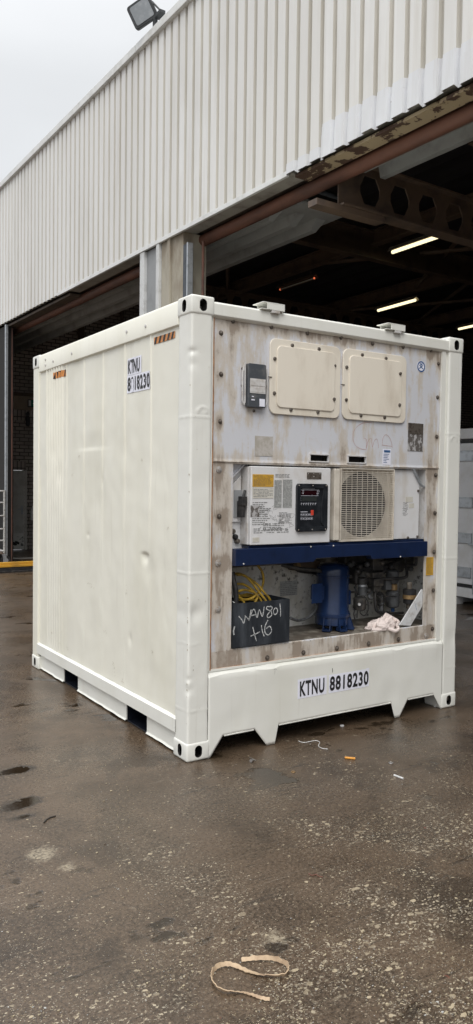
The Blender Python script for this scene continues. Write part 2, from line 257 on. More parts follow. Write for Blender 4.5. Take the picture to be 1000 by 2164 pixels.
# ---------------------------------------------------------------- mesh helpers
def put(o, parent=None): C.objects.link(o); o.parent = parent; return o
def tag(o, label, cat, group=None, kind=None):
    if label: o['label'] = label
    if cat: o['category'] = cat
    if group: o['group'] = group
    if kind: o['kind'] = kind
    return o
def thing(name, label, cat, loc=(0, 0, 0), rz=0, group=None):
    o = put(bpy.data.objects.new(name, None)); o.location = loc; o.rotation_euler = (0, 0, rz); o.empty_display_size = .1
    return tag(o, label, cat, group)
class MB:
    def __init__(s): s.v = []; s.f = []; s.mi = []; s.k = 0
    def add(s, vs, fs):
        b = len(s.v); s.v += [tuple(q) for q in vs]; s.f += [[b+i for i in f] for f in fs]; s.mi += [s.k]*len(fs); return s
    def mat(s, k): s.k = k; return s
    def box(s, x0, x1, y0, y1, z0, z1):
        return s.add([(x, y, z) for x in (x0, x1) for y in (y0, y1) for z in (z0, z1)], [(0, 1, 3, 2), (4, 6, 7, 5), (0, 4, 5, 1), (2, 3, 7, 6), (0, 2, 6, 4), (1, 5, 7, 3)])
    def prism(s, poly, ax, a, b, holes=()):      # poly in the two other axes (cyclic order: x->(y,z), y->(x,z), z->(x,y))
        def at(p, t): return {0: (t, p[0], p[1]), 1: (p[0], t, p[1]), 2: (p[0], p[1], t)}[ax]
        loops = [list(poly)]+[list(h) for h in holes]
        tris = tessellate_polygon([[Vector((p[0], p[1], 0)) for p in l] for l in loops]); flat = [p for l in loops for p in l]; n = len(flat)
        vs = [at(p, a) for p in flat]+[at(p, b) for p in flat]; fs = []
        if len(loops) == 1: fs += [list(range(n))[::-1], [i+n for i in range(n)]]
        else:
            for t in tris: fs += [list(t), [i+n for i in t][::-1]]
        o = 0
        for l in loops:
            m = len(l)
            for i in range(m): fs.append([o+i, o+(i+1) % m, o+(i+1) % m+n, o+i+n])
            o += m
        return s.add(vs, fs)
    def cyl(s, p0, p1, r0, r1=None, n=12, caps=True): return s.tube([p0, p1], [r0, r0 if r1 is None else r1], n, caps)
    def tube(s, pts, r, n=8, caps=True):
        pts = [Vector(p) for p in pts]; m = len(pts); r = r if isinstance(r, (list, tuple)) else [r]*m
        b = len(s.v); up = None; vs = []
        for i, p in enumerate(pts):
            t = (pts[min(i+1, m-1)]-pts[max(i-1, 0)]).normalized()
            if up is None: up = t.orthogonal().normalized()
            up = (up-t*up.dot(t)); up = up.normalized() if up.length > 1e-6 else t.orthogonal().normalized()
            w = t.cross(up)
            vs += [p+(up*math.cos(a)+w*math.sin(a))*r[i] for a in (2*math.pi*k/n for k in range(n))]
        fs = [[i*n+k, i*n+(k+1) % n, (i+1)*n+(k+1) % n, (i+1)*n+k] for i in range(m-1) for k in range(n)]
        if caps: fs += [list(range(n))[::-1], [(m-1)*n+k for k in range(n)]]
        return s.add(vs, fs)
    def lathe(s, prof, c, n=32, axis=Vector((0, 0, 1))):
        axis = Vector(axis).normalized(); u = axis.orthogonal().normalized(); w = axis.cross(u); c = Vector(c)
        vs = [c+axis*z+(u*math.cos(a)+w*math.sin(a))*r for (r, z) in prof for a in (2*math.pi*k/n for k in range(n))]
        m = len(prof); return s.add(vs, [[i*n+k, i*n+(k+1) % n, (i+1)*n+(k+1) % n, (i+1)*n+k] for i in range(m-1) for k in range(n)]+[list(range(n))[::-1], [(m-1)*n+k for k in range(n)]])
    def sweep(s, prof, axis, a, b):              # open profile of 2D points pulled along an axis
        def at(p, t): return {0: (t, p[0], p[1]), 1: (p[0], t, p[1]), 2: (p[0], p[1], t)}[axis]
        n = len(prof); return s.add([at(p, a) for p in prof]+[at(p, b) for p in prof], [[i, i+1, i+1+n, i+n] for i in range(n-1)])
    def build(s, name, mat, parent=None, bevel=0, smooth=True, solid=0, seg=2, fix=True):
        me = bpy.data.meshes.new(name); me.from_pydata(s.v, [], s.f)
        for m_ in (mat if isinstance(mat, (list, tuple)) else [mat]): me.materials.append(M[m_])
        me.polygons.foreach_set('material_index', s.mi)
        if fix:
            bm = bmesh.new(); bm.from_mesh(me); bmesh.ops.recalc_face_normals(bm, faces=bm.faces); bm.to_mesh(me); bm.free()
        if smooth:
            me.polygons.foreach_set('use_smooth', [True]*len(me.polygons)); me.set_sharp_from_angle(angle=math.radians(38))
        me.update(); o = put(bpy.data.objects.new(name, me), parent)
        if solid: q = o.modifiers.new('solid', 'SOLIDIFY'); q.thickness = solid; q.offset = 0
        if bevel:
            q = o.modifiers.new('bevel', 'BEVEL'); q.width = bevel; q.segments = seg; q.limit_method = 'ANGLE'; q.angle_limit = math.radians(40); q.harden_normals = True
        return o
def box(name, mat, parent, *a, bevel=0): return MB().box(*a).build(name, mat, parent, bevel)
def catmull(pts, n=8, closed=False):
    pts = [Vector(p) for p in pts]; out = []; m = len(pts)
    for i in range(m-1):
        p0, p1, p2, p3 = pts[max(i-1, 0)], pts[i], pts[i+1], pts[min(i+2, m-1)]
        for k in range(n):
            t = k/n; out.append(.5*((2*p1)+(-p0+p2)*t+(2*p0-5*p1+4*p2-p3)*t*t+(-p0+3*p1-3*p2+p3)*t**3))
    return out+[pts[-1]]
def rrect(x0, x1, z0, z1, r, n=5):
    o = []
    for cx, cz, a in ((x1-r, z1-r, 0), (x0+r, z1-r, 90), (x0+r, z0+r, 180), (x1-r, z0+r, 270)):
        o += [(cx+r*math.cos(math.radians(a+90*k/n)), cz+r*math.sin(math.radians(a+90*k/n))) for k in range(n+1)]
    return o
def bake(o):                                    # apply modifiers without operators
    dg = bpy.context.evaluated_depsgraph_get(); me = bpy.data.meshes.new_from_object(o.evaluated_get(dg), preserve_all_data_layers=True, depsgraph=dg)
    o.modifiers.clear(); old = o.data; o.data = me; me.name = o.name; return o
def cut(o, cutters):
    for c in cutters:
        q = o.modifiers.new('b', 'BOOLEAN'); q.operation = 'DIFFERENCE'; q.object = c; q.solver = 'EXACT'
    bake(o)
    for c in cutters: bpy.data.objects.remove(c, do_unlink=True)
    return o
def text_mb(s, w, h, fn, bold=.0, mb=None, depth=None, narrow=True):
    """letters of text s fitted into w x h; fn(a, b) maps to space"""
    cu = bpy.data.curves.new('t', 'FONT'); cu.body = s; cu.size = 1; cu.offset = bold; cu.resolution_u = 3; cu.space_character = 1.12
    o = put(bpy.data.objects.new('t', cu)); dg = bpy.context.evaluated_depsgraph_get(); me = bpy.data.meshes.new_from_object(o.evaluated_get(dg))
    xs = [v.co.x for v in me.vertices]; ys = [v.co.y for v in me.vertices]; x0, x1, y0, y1 = min(xs), max(xs), min(ys), max(ys)
    mb = mb or MB(); mb.add([fn((v.co.x-x0)/(x1-x0)*w, (v.co.y-y0)/(y1-y0)*h) for v in me.vertices], [list(p.vertices) for p in me.polygons])
    bpy.data.objects.remove(o); bpy.data.curves.remove(cu); bpy.data.meshes.remove(me); return mb
def stroke(mb, pts, w, fn, lift=0.):             # flat ribbon on a surface
    pts = [Vector((*p, 0)) for p in pts]; m = len(pts); vs = []
    for i, p in enumerate(pts):
        t = pts[min(i+1, m-1)]-pts[max(i-1, 0)]; t = t.normalized() if t.length else Vector((1, 0, 0)); n = Vector((-t.y, t.x, 0))*w/2*random.uniform(.75, 1.1)
        vs += [fn(p.x+n.x, p.y+n.y), fn(p.x-n.x, p.y-n.y)]
    return mb.add(vs, [[2*i, 2*i+1, 2*i+3, 2*i+2] for i in range(m-1)])
def G(a, b, s): return math.exp(-((a*a)+(b*b))/(2*s*s))
def sst(a, b, x): t = min(1, max(0, (x-a)/(b-a))); return t*t*(3-2*t)
# ================================================================ ground
gm = MB()
gx = [-120, -30, -8, 20, 60, 120]
gm.add([(x, y, 0) for x in gx for y in gx], [[i*6+j, (i+1)*6+j, (i+1)*6+j+1, i*6+j+1] for i in range(5) for j in range(5)])
g = gm.build('ground', 'ground'); g['kind'] = 'structure'
# ================================================================ warehouse
BL = thing('warehouse_building', 'long warehouse with pale ribbed metal cladding above dark open doorways', 'building', (2.65, 0, 0), math.radians(1.146))
YA, YB, ZB, ZT = -9.0, 19.0, 5.02, 7.86
def clad(ya, yb, z0, z1, x, pitch=.19, ph=0., dep=.036):
    mb = MB(); y = ya; k = 0
    pr = []; mats = []
    y = math.floor((ya-ph)/pitch)*pitch+ph
    while y < yb:
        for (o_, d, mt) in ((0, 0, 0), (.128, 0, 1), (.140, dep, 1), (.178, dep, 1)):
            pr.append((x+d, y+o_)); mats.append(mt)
        y += pitch
    n = len(pr)
    if callable(z0): zz = [z0(p[1]) for p in pr]
    else: zz = [z0]*n
    vs = [(p[0], p[1], zz[i]) for i, p in enumerate(pr)]+[(p[0], p[1], z1) for p in pr]
    b = len(mb.v); mb.v += vs
    for i in range(n-1): mb.f.append([i, i+1, i+1+n, i+n]); mb.mi.append(mats[i])
    return mb
def sag(y): return ZB+.02*noise.noise(Vector((y*.6, 3, 0)))-.02*sst(7, 10, y)
clad(YA, YB, sag, ZT-.02, -.05, ph=.09).build('cladding', ['clad', 'cladgroove'], BL, solid=.004, fix=False, smooth=False)
box('cladding_backing', 'soffit', BL, .0, .10, YA, YB, ZB+.03, ZT-.05)
cp = MB(); y = YA
while y < YB: cp.box(-.105, .14, y+.004, y+2.98, ZT-.09, ZT+.02); y += 2.99
cp.build('parapet_cap', 'cap', BL, bevel=.008)
random.seed(3)
def rag(z): 
    r = {}
    def f(y): k = math.floor((y-.09)/.19); r.setdefault(k, random.uniform(-.022, .022)); return z+r[k]
    return f
clad(YA, 1.86, rag(5.20), 5.30, -.057, ph=.09).build('repair_sheet', ['cladnew', 'cladnew'], BL, solid=.003, fix=False, smooth=False)
clad(YA, 1.86, rag(4.985), 5.215, -.064, ph=.09).build('repair_sheet', ['cladnew', 'cladnew'], BL, solid=.003, fix=False, smooth=False)
clad(1.85, 2.48, rag(4.985), 5.10, -.058, ph=.09).build('repair_sheet', ['cladnew', 'cladnew'], BL, solid=.003, fix=False, smooth=False)
# soffit and lintel steel
box('drip_flashing', 'cap', BL, -.058, -.02, 2.5, 9.0, 4.975, 5.03, bevel=.004)
box('soffit', 'soffit', BL, -.015, .20, 2.45, 8.6, 5.0, 5.03)
box('soffit', 'peel', BL, .015, .20, YA, 2.44, 4.96, 4.99)
box('soffit', 'brown', BL, .03, .22, 8.62, YB, 4.93, 4.97)
MB().tube([(.31, YA, 4.935), (.31, YB, 4.935)], .075, 16).build('lintel_pipe', 'rust', BL)
box('lintel_beam', 'brown', BL, .22, .45, YA, YB, 5.04, 5.22)
# overhead ribbed deck just inside the doorways
def deck(y0, y1, x0, x1, nr, z=5.06):
    mb = MB().box(x0, x1, y0, y1, z, z+.03); w = (x1-x0)/nr
    for i in range(nr):
        a = x0+w*i+w*.25; b = a+w*.45
        mb.add([(a, y0+.35, z-.002), (b, y0+.35, z-.002), (a+.03, y0+.50, z-.12), (b-.03, y0+.50, z-.12), (a, y1, z-.002), (b, y1, z-.002), (a+.03, y1, z-.12), (b-.03, y1, z-.12)],
               [(0, 2, 3, 1), (0, 4, 6, 2), (2, 6, 7, 3), (3, 7, 5, 1), (4, 5, 7, 6)])
    return mb
deck(3.12, 15.2, .42, 1.42, 3).build('ceiling_deck', 'deck', BL, smooth=False)
deck(-8, 2.0, .42, 1.0, 2, 5.12).build('ceiling_deck', 'deck', BL, smooth=False)
# castellated beam
def hexa(cx, cz, w, h): return [(cx-w*.28, cz+h/2), (cx+w*.28, cz+h/2), (cx+w/2, cz+h*.12), (cx+w/2, cz-h*.12), (cx+w*.28, cz-h/2), (cx-w*.28, cz-h/2), (cx-w/2, cz-h*.12), (cx-w/2, cz+h*.12)]
def castellated(y, z0, z1, x0=.1, x1=19., n=40, first=.38):
    b = MB().prism([(x0, z0), (x1, z0), (x1, z1), (x0, z1)], 1, y-.006, y+.006, holes=[hexa(first+.45*i, (z0+z1)/2, .29, .30) for i in range(n) if first+.45*i < x1-.3])
    b.box(x0, x1, y-.09, y+.09, z0-.02, z0); b.box(x0, x1, y-.09, y+.09, z1, z1+.02)
    return b.build('castellated_beam', 'dsteel', BL, smooth=False)
castellated(2.13, 4.66, 5.12, x0=.34, first=.79); castellated(-4.6, 4.66, 5.12, x0=.34)
box('beam_bearer', 'dsteel', BL, .0, .95, 2.06, 2.2, 4.66-.085, 4.66-.022)
castellated(12.0, 6.0, 6.5); castellated(7.2, 6.2, 6.7, x0=2.0)
MB().tube([(.5, 2.62, 4.98), (3.2, 2.8, 5.0)], .03, 8).build('door_track', 'rail', BL)
MB().box(.44, .52, 2.9, 3.0, 4.94, 5.04).build('track_bracket', 'galv', BL, bevel=.01)
for i, xx in enumerate((5.75, 9.1, 12.5, 16.0)):
    MB().box(xx-.09, xx+.09, -9.5, 15.2, 6.46, 6.49).box(xx-.012, xx+.012, -9.5, 15.2, 6.49, 6.71).box(xx-.09, xx+.09, -9.5, 15.2, 6.71, 6.74).build('purlin_beam', 'dsteel', BL, smooth=False)
MB().box(2.2, 2.4, -9.5, 2.0, 5.7, 5.95).build('purlin_beam', 'dsteel', BL)
def rod(a, b, r=.045): return MB().tube([a, b], r, 6).build('brace', 'dsteel', BL)
rod((5.75, 9.2, 6.55), (9.1, 4.2, 6.55)); rod((5.75, 4.2, 6.6), (9.1, 9.2, 6.6)); rod((9.1, 12.5, 6.55), (12.5, 7, 6.55)); rod((9.1, 7, 6.6), (12.5, 12.5, 6.6)); rod((2.5, 7.5, 6.5), (5.75, 12.4, 6.55))
# shell: roof, walls
rf = MB(); n = 60
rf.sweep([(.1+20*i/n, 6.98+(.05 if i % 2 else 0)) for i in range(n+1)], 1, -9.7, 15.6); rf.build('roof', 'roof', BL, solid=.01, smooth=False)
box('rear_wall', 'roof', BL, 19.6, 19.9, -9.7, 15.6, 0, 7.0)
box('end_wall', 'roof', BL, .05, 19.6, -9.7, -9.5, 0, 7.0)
box('brick_wall', 'brick', BL, .12, 19.6, 15.33, 15.6, 3.99, 6.97)
box('lintel_strip', 'lintel', BL, .12, 19.6, 15.28, 15.6, 3.56, 3.90)
box('lintel_strip', 'dsteel', BL, .12, 19.6, 15.26, 15.6, 3.905, 3.985)
MB().box(.12, 19.6, 15.33, 15.6, 3.29, 3.555).build('soldier_course', 'soldier', BL)
wl = MB().box(.12, .72, 15.33, 15.6, 2.26, 3.285).box(.72, 1.58, 15.33, 15.6, 2.26, 3.285).box(1.58, 19.6, 15.33, 15.6, 0, 3.285).box(.12, .58, 15.33, 15.6, 0, 2.26)
wl.build('brick_wall', 'brick', BL)
MB().box(.58, 1.58, 15.33, 15.6, 2.03, 2.255).build('soldier_course', 'soldier', BL)
for yy in (4.9, ):
    MB().tube([(4.2, 15.25, 4.0), (4.2, 15.25, 6.9)], .05, 6).build('wall_pipe', 'dsteel', BL)
box('wall_post', 'dsteel', BL, 2.95, 3.1, 15.2, 15.33, 4.0, 6.9)
# door in the brick wall (> handle, kick plate, notices)
dr = box('wall_door', 'doorgrey', BL, .60, 1.56, 15.36, 15.42, .01, 2.02, bevel=.004)
box('kick_plate', 'kick', dr, .63, 1.53, 15.352, 15.359, .02, .42)
MB().box(.70, 1.20, 15.35, 15.359, 1.72, 1.86).build('notice', 'signwhite', dr)
nn = MB().box(.70, 1.05, 15.35, 15.359, 1.28, 1.70).mat(1)
for a in (.90, .98):
    for b in (1.38, 1.52): nn.box(a, a+.045, 15.347, 15.35, b, b+.045)
nn.build('notice', ['signwhite', 'red'], dr)
hd = MB().tube([(1.49, 15.36, 1.04), (1.49, 15.30, 1.04)], .012, 8).tube([(1.49, 15.30, 1.04), (1.36, 15.30, 1.035)], .011, 8).box(1.465, 1.515, 15.352, 15.36, .90, 1.12); hd.build('handle', 'galv', dr, bevel=.003)
sc = MB(); sc.k = 0
wob = lambda a, b: (a, 15.349, b)
stroke(sc, [(1.12, 1.28), (1.08, 1.0)], .012, wob); stroke(sc, [(1.04, .9), (1.06, .72), (1.2, .70)], .03, wob); stroke(sc, [(.9, .5), (1.02, .3), (1.0, .12)], .05, wob)
for k in range(9): stroke(sc, [(1.1+.03*k, .16+.05*random.random()), (1.18+.03*k, .1+.1*random.random())], .05, wob)
sc.build('scuff_mark', 'rubber', dr, smooth=False)
box('door_frame', 'doorgrey', BL, 1.562, 1.60, 15.30, 15.34, 0, 2.028)
# facade beyond the far doorway and jambs
box('end_bay_wall', 'clad', BL, -.02, .12, 12.62, 19, 0, 5.0)
def guide(y0, y1, bright, x0=-.02):
    MB().box(x0+.02, x0+.16, y0, y1, 0, 4.94).build('guide_rail', 'hole', BL, bevel=.004)
    MB().box(x0-.03, x0+.02, bright-.03, bright+.03, 0, 4.95).build('rail_edge', 'galv', BL, bevel=.002)
guide(11.91, 12.6, 11.87)
MB().tube([(.09, 11.86, 0), (.09, 11.86, 4.9)], .011, 6).build('downpipe', 'rust', BL)
# pier between doorways
box('pier', 'conc', BL, .0, .36, 4.74, 5.03, 0, 5.0, bevel=.01)
box('pier_rib', 'conc', BL, -.035, .33, 5.032, 5.10, 0, 5.0, bevel=.006)
box('pier', 'conc', BL, -.01, .36, 5.102, 5.30, 0, 4.99, bevel=.01)
box('frame_post', 'frame', BL, -.05, .1, 5.305, 5.385, 0, 4.98, bevel=.006)
box('frame_post', 'frame', BL, -.05, .1, 5.735, 5.86, 0, 4.97, bevel=.006)
box('infill_panel', 'greypanel', BL, -.0, .05, 5.387, 5.733, 0, 4.97)
box('guide_rail', 'rail', BL, .0, .09, 4.63, 4.735, 0, 4.82, bevel=.004)
box('rail_edge', 'galv', BL, -.02, .06, 4.585, 4.612, 0, 4.82, bevel=.002)
MB().tube([(.16, 4.50, 0), (.16, 4.50, 4.84)], .018, 8).build('downpipe', 'rust', BL)
# ---------------------------------------------------------------- things on / in the warehouse
def to_world(x, y, z): return BLM @ Vector((x, y, z))
BLM = Matrix.Translation((2.65, 0, 0)) @ Matrix.Rotation(math.radians(1.146), 4, 'Z')
# flood light
FP = BLM @ Vector((-.03, 5.50, 7.89))
fl = thing('flood_light', 'black square floodlight on the parapet of the ribbed warehouse, tilted down', 'floodlight', FP, math.radians(0))
hd = MB().prism(rrect(-.22, .22, -.20, .20, .05), 1, -.035, .035).build('lamp_housing', 'floodblk', fl, bevel=.012)
gl = MB().prism(rrect(-.17, .17, -.155, .155, .03), 1, -.042, -.036).build('lamp_glass', 'floodglass', hd)
fin = MB()
for i in range(8): fin.box(-.17+i*.047, -.16+i*.047, .037, .075, -.16, .16)
fin.build('cooling_fin', 'floodblk', hd)
hd.location = (-.13, .12, .25); hd.scale = (.82, .82, .82); hd.rotation_euler = (math.radians(10), math.radians(-24), math.radians(-52))
MB().box(-.03, .03, -.02, .02, -.06, .20).build('bracket_post', 'floodblk', fl, bevel=.005)
MB().tube([(0, 0, .18), (.02, .02, .26), (-.04, .08, .28), (-.08, .12, .28)], .02, 6).tube([(0, 0, .18), (.03, -.12, .20), (-.05, .0, .36)], .014, 6).box(-.02, .06, -.18, .0, .15, .19).build('yoke', 'floodblk', fl)
# fluorescent battens
def batten(a, b, lit, label):
    a, b = Vector(a), Vector(b); mid = (a+b)/2; ln = (a-b).length; d = (a-b).normalized(); rz = math.atan2(d.y, d.x)
    t = thing('ceiling_lamp', label, 'ceiling light', mid, rz, 'tube lamps under the warehouse roof')
    MB().prism([(-.03, .09), (.03, .09), (.10, .0), (.095, -.005), (.02, .05), (-.02, .05), (-.095, -.005), (-.10, 0)], 0, -ln/2-.04, ln/2+.04).build('reflector', 'tray' if lit else 'dsteel', t)  # tray colour carries the lamp light: pale when lit, dark when dead
    MB().tube([(-ln/2, 0, -.01), (ln/2, 0, -.01)], .034 if lit else .014, 12).build('tube', 'lit' if lit else 'dead', t)
    for s in (-1, 1):
        MB().tube([(s*ln*.4, 0, .085), (s*ln*.4, 0, .17)], .01, 6).build('hanger', 'dsteel', t)
        if not lit: MB().tube([(s*ln*.49, 0, -.01), (s*ln*.5, 0, -.01)], .022, 8).build('tube_end', 'glow', t)
batten((8.40, 6.94, 6.28), (8.40, 5.79, 6.28), True, 'lit yellow tube lamp nearest the perforated beam, highest in the doorway')
batten((11.66, 10.78, 6.28), (11.60, 9.42, 6.28), True, 'lit yellow tube lamp below the other long one, above the container roof edge')
batten((8.34, 10.53, 6.28), (8.36, 9.29, 6.28), False, 'dead tube lamp with only faint red ends glowing')
batten((15.14, 11.14, 6.28), (15.08, 9.8, 6.28), True, 'lit tube lamp cut by the right edge, above the corner of the container')
# exit sign hanging by the brick wall
ex = thing('exit_sign', 'green exit sign with white arrow hanging before the brick wall', 'sign', (3.90, 15.12, 3.62))
MB().prism(rrect(0, .34, 0, .19, .01), 1, 0, .04).build('sign_housing', 'floodblk', ex)
es = MB().box(.012, .075, -.004, 0, .02, .17).mat(1).box(.08, .328, -.004, 0, .012, .178).mat(0)
es.prism([(.12, .085), (.22, .085), (.22, .06), (.26, .095), (.22, .13), (.22, .105), (.12, .105)], 1, -.007, -.0045); es.prism([(.27, .05), (.285, .05), (.32, .095), (.285, .14), (.27, .14), (.30, .095)], 1, -.007, -.0045)
es.build('sign_face', ['signwhite', 'green'], ex)
MB().tube([(.17, .02, .19), (.17, .02, 3.3)], .006, 6).build('hanger', 'dsteel', ex)
wlm = thing('wall_lamp', 'dark cylindrical fitting on the brick wall under the exit sign', 'fitting', (3.92, 15.2, 3.14))
MB().lathe([(.03, 0), (.055, .03), (.055, .22), (.03, .25)], (0, 0, 0), 14).build('lamp_body', 'floodblk', wlm)
MB().tube([(0, .12, .25), (0, 0, .32), (0, 0, .25)], .015, 8).lathe([(.045, .27), (.05, .33), (.02, .37)], (0, 0, 0), 12).build('lamp_neck', 'floodblk', wlm)
bt = thing('white_bottle', 'white plastic bottle standing on a bracket by the grey door', 'bottle', (4.02, 15.1, .76))
MB().lathe([(.05, 0), (.055, .02), (.055, .20), (.045, .27), (.02, .32), (.018, .36)], (0, 0, 0), 16).build('bottle_body', 'wplastic', bt)
MB().box(-.07, .07, -.06, .12, -.02, 0).build('shelf_bracket', 'dsteel', bt)
cb = thing('dark_cabinet', 'dark grey steel cabinet standing against the brick wall right of the grey door', 'cabinet', (4.10, 14.9, 0))
MB().box(0, .5, 0, .35, 0, 1.12).build('cabinet_body', 'rail', cb, bevel=.01); MB().box(.02, .48, -.012, 0, .05, 1.07).build('cabinet_door', 'rail', cb, bevel=.004)
# trolley at the left edge
tr = thing('tube_trolley', 'white tube trolley on black castors standing at the left doorway jamb', 'trolley', (2.33, 11.80, 0))
fr = MB()
for yy in (0., .62):
    for xx in (0., -1.1): fr.tube([(xx, yy, .24), (xx, yy, 1.56)], .021, 10)
    for zz in (.30, .52, .76, 1.03, 1.30, 1.54): fr.tube([(0, yy, zz), (-1.1, yy, zz)], .016, 8)
for xx in (0., -1.1):
    for zz in (.30, ): fr.tube([(xx, 0, zz), (xx, .62, zz)], .016, 8)
fr.build('tube_frame', 'tubewhite', tr); MB().box(-1.12, .02, -.02, .64, .235, .26).build('base_plate', 'dsteel', tr, bevel=.004)
for xx in (0.0, -1.1):
    for yy in (0., .62):
        c = MB().box(xx-.03, xx+.04, yy-.035, yy-.028, .06, .235).box(xx-.03, xx+.04, yy+.028, yy+.035, .06, .235).box(xx-.04, xx+.05, yy-.04, yy+.04, .215, .234).build('castor', 'galv', tr, bevel=.003)
        MB().lathe([(.04, -.02), (.095, -.022), (.102, -.01), (.102, .01), (.095, .022), (.04, .02)], (xx+.03, yy, .105), 22, axis=(0, 1, 0)).build('wheel', 'rubber', c)
        MB().lathe([(.012, -.03), (.05, -.025), (.05, .025), (.012, .03)], (xx+.03, yy, .105), 16, axis=(0, 1, 0)).build('wheel_hub', 'galv', c)
# yellow beam on dark timbers
yb = thing('yellow_beam', 'yellow painted steel beam lying on dark timbers behind the container', 'beam', (1.0, 10.55, 0))
MB().box(-.4, 1.95, 0, .16, .10, .145).box(-.4, 1.95, .03, .13, .145, .19).build('beam_body', 'yellow', yb, bevel=.006)
MB().box(-.5, 2.0, -.05, .22, .0, .035).box(-.45, 1.98, .01, .15, .036, .099).build('timber_base', 'rubber', yb, bevel=.006)
pr_ = MB(); pts = []
for i in range(7): pts.append((.0+.045*i, .02*math.sin(i*2.1), .03+.025*math.sin(i*1.7)+.02))
pr_.tube(catmull(pts, 4), [.012+.025*abs(math.sin(.4+i*.42)) for i in range(25)], 8); o = pr_.build('crumpled_glove', 'rag', None); o.location = (2.55, 11.35, 0); tag(o, 'crumpled pinkish glove lying behind the yellow beam', 'glove')
o = MB().prism([(0, 0), (1.6, -.1), (1.62, .02), (.9, .05), (.02, .14)], 2, .001, .006).build('paper_strip', 'signwhite'); o.location = (2.9, 13.1, 0); tag(o, 'torn pale paper strip flat on the floor before the grey door', 'paper')
# ================================================================ second container inside
RC = thing('white_container', 'plain white refrigerated container with rear door hinges, parked inside the warehouse at right', 'container', (6.58, 3.78, 0), math.radians(.3))
# local x = into the building, local y = along the door face (towards -y)
def ry(a): return -a
MB().box(.10, 6.0, -2.40, -.02, .20, 2.55).build('body', 'rwhite', RC, bevel=.01)
dd = MB()
MB().box(.0, .16, -.14, 0, .12, 2.48).box(.0, .16, -2.44, -2.30, .12, 2.48).build('corner_post', 'rwhite', RC, bevel=.012)
MB().box(.0, .14, -2.3, -.14, 2.44, 2.59).build('header', 'rwhite', RC, bevel=.01)
MB().box(.0, .14, -2.3, -.14, .13, .27).build('sill', 'rwhite', RC, bevel=.01)
for a in (0., -2.262):
    for b in (0, 2.48): MB().box(-.008, .17, a-.178, a, b, b+.12).build('corner_casting', 'rwhite', RC, bevel=.012)
for sg in (0, 1):
    y1 = -.15 if sg == 0 else -1.225; y0 = -1.215 if sg == 0 else -2.29
    d = MB().box(.03, .09, y0, y1, .32, 2.38).build('door', 'rwhite', RC, bevel=.01)
    MB().box(.025, .085, y0, y1, .275, .315).build('door_gasket', 'rubber', d); MB().box(.025, .085, y0, y1, 2.385, 2.425).build('door_gasket', 'rubber', d)
    for z in (.42, .92, 1.44, 2.12):
        ys_ = (-.15, -.42) if sg == 0 else (-2.29, -2.02)
        MB().box(.012, .03, min(ys_), max(ys_), z, z+.15).box(.004, .03, min(ys_), max(ys_), z+.0, z+.02).box(.004, .03, min(ys_), max(ys_), z+.13, z+.15).build('hinge', 'galv', d, bevel=.003)
    for k in (.35, .8):
        yy = y1-k*1.0
        MB().tube([(-.01, yy, .2), (-.01, yy, 2.5)], .017, 10).build('lock_rod', 'galv', d)
    MB().box(-.03, .0, y1-.62, y1-.25, .90, .93).box(-.03, .02, y1-.58, y1-.45, .86, .97).build('door_handle', 'galv', d, bevel=.005)
MB().box(.14, 6, -2.36, -2.30, .02, .25).box(.14, 6, -.14, -.08, .02, .25).box(.0, .13, -2.262, -1.55, .015, .128).box(.0, .13, -1.2, -.55, .015, .128).build('skirt', 'rwhite', RC)
# ================================================================ main reefer container
RE = thing('reefer_container', 'cream ten-foot refrigerated container numbered KTNU 8818230 with dirty equipment end', 'container')
Wd, Ht, Ln = 2.438, 2.896, 2.965
def casting(cx, cy, cz, sx, sy):     # block from corner; sx, sy = inward directions
    a, b, h, e_ = .162, .178, .118, .006
    x0, x1 = sorted((cx-sx*e_, cx+sx*a)); y0, y1 = sorted((cy-sy*e_, cy+sy*b)); z0, z1 = (cz-.0, cz+h)
    bm = bmesh.new(); bmesh.ops.create_cube(bm, size=1)
    for v in bm.verts: v.co = Vector((x0+(v.co.x+.5)*(x1-x0), y0+(v.co.y+.5)*(y1-y0), z0+(v.co.z+.5)*(z1-z0)))
    bmesh.ops.bevel(bm, geom=bm.edges[:], offset=.014, segments=3, affect='EDGES', profile=.5)
    me = bpy.data.meshes.new('corner_casting'); bm.to_mesh(me); bm.free(); me.materials.append(M['cream_front']); me.materials.append(M['hole'])
    o = put(bpy.data.objects.new('corner_casting', me), RE)
    def tmp(mb):
        q = mb.build('tmp', 'hole', None, smooth=False); return q
    inner = tmp(MB().box(x0+.014, x1-.014, y0+.014, y1-.014, z0+.014, z1-.014))
    mx_, my_, mz_ = (x0+x1)/2, (y0+y1)/2, (z0+z1)/2
    fr_ = tmp(MB().prism(rrect(mx_-.026, mx_+.026, mz_-.038, mz_+.038, .0255, 8), 1, *(sorted((cy-sy*.05, cy+sy*.03)))))
    sd_ = tmp(MB().prism(rrect(my_-.026, my_+.026, mz_-.038, mz_+.038, .0255, 8), 0, *(sorted((cx-sx*.05, cx+sx*.03)))))
    tp = tmp(MB().prism(rrect(mx_-.031, mx_+.031, my_-.055, my_+.055, .03, 8), 2, z0-.05 if cz < 1 else z1-.03, z0+.03 if cz < 1 else z1+.05))
    cut(o, [inner, fr_, sd_, tp]); me = o.data
    me.polygons.foreach_set('use_smooth', [True]*len(me.polygons)); me.set_sharp_from_angle(angle=math.radians(35)); return o
for cx, sx in ((0, 1), (Wd, -1)):
    for cy, sy in ((0, 1), (Ln, -1)):
        for cz in (0, Ht-.118): casting(cx, cy, cz, sx, sy)
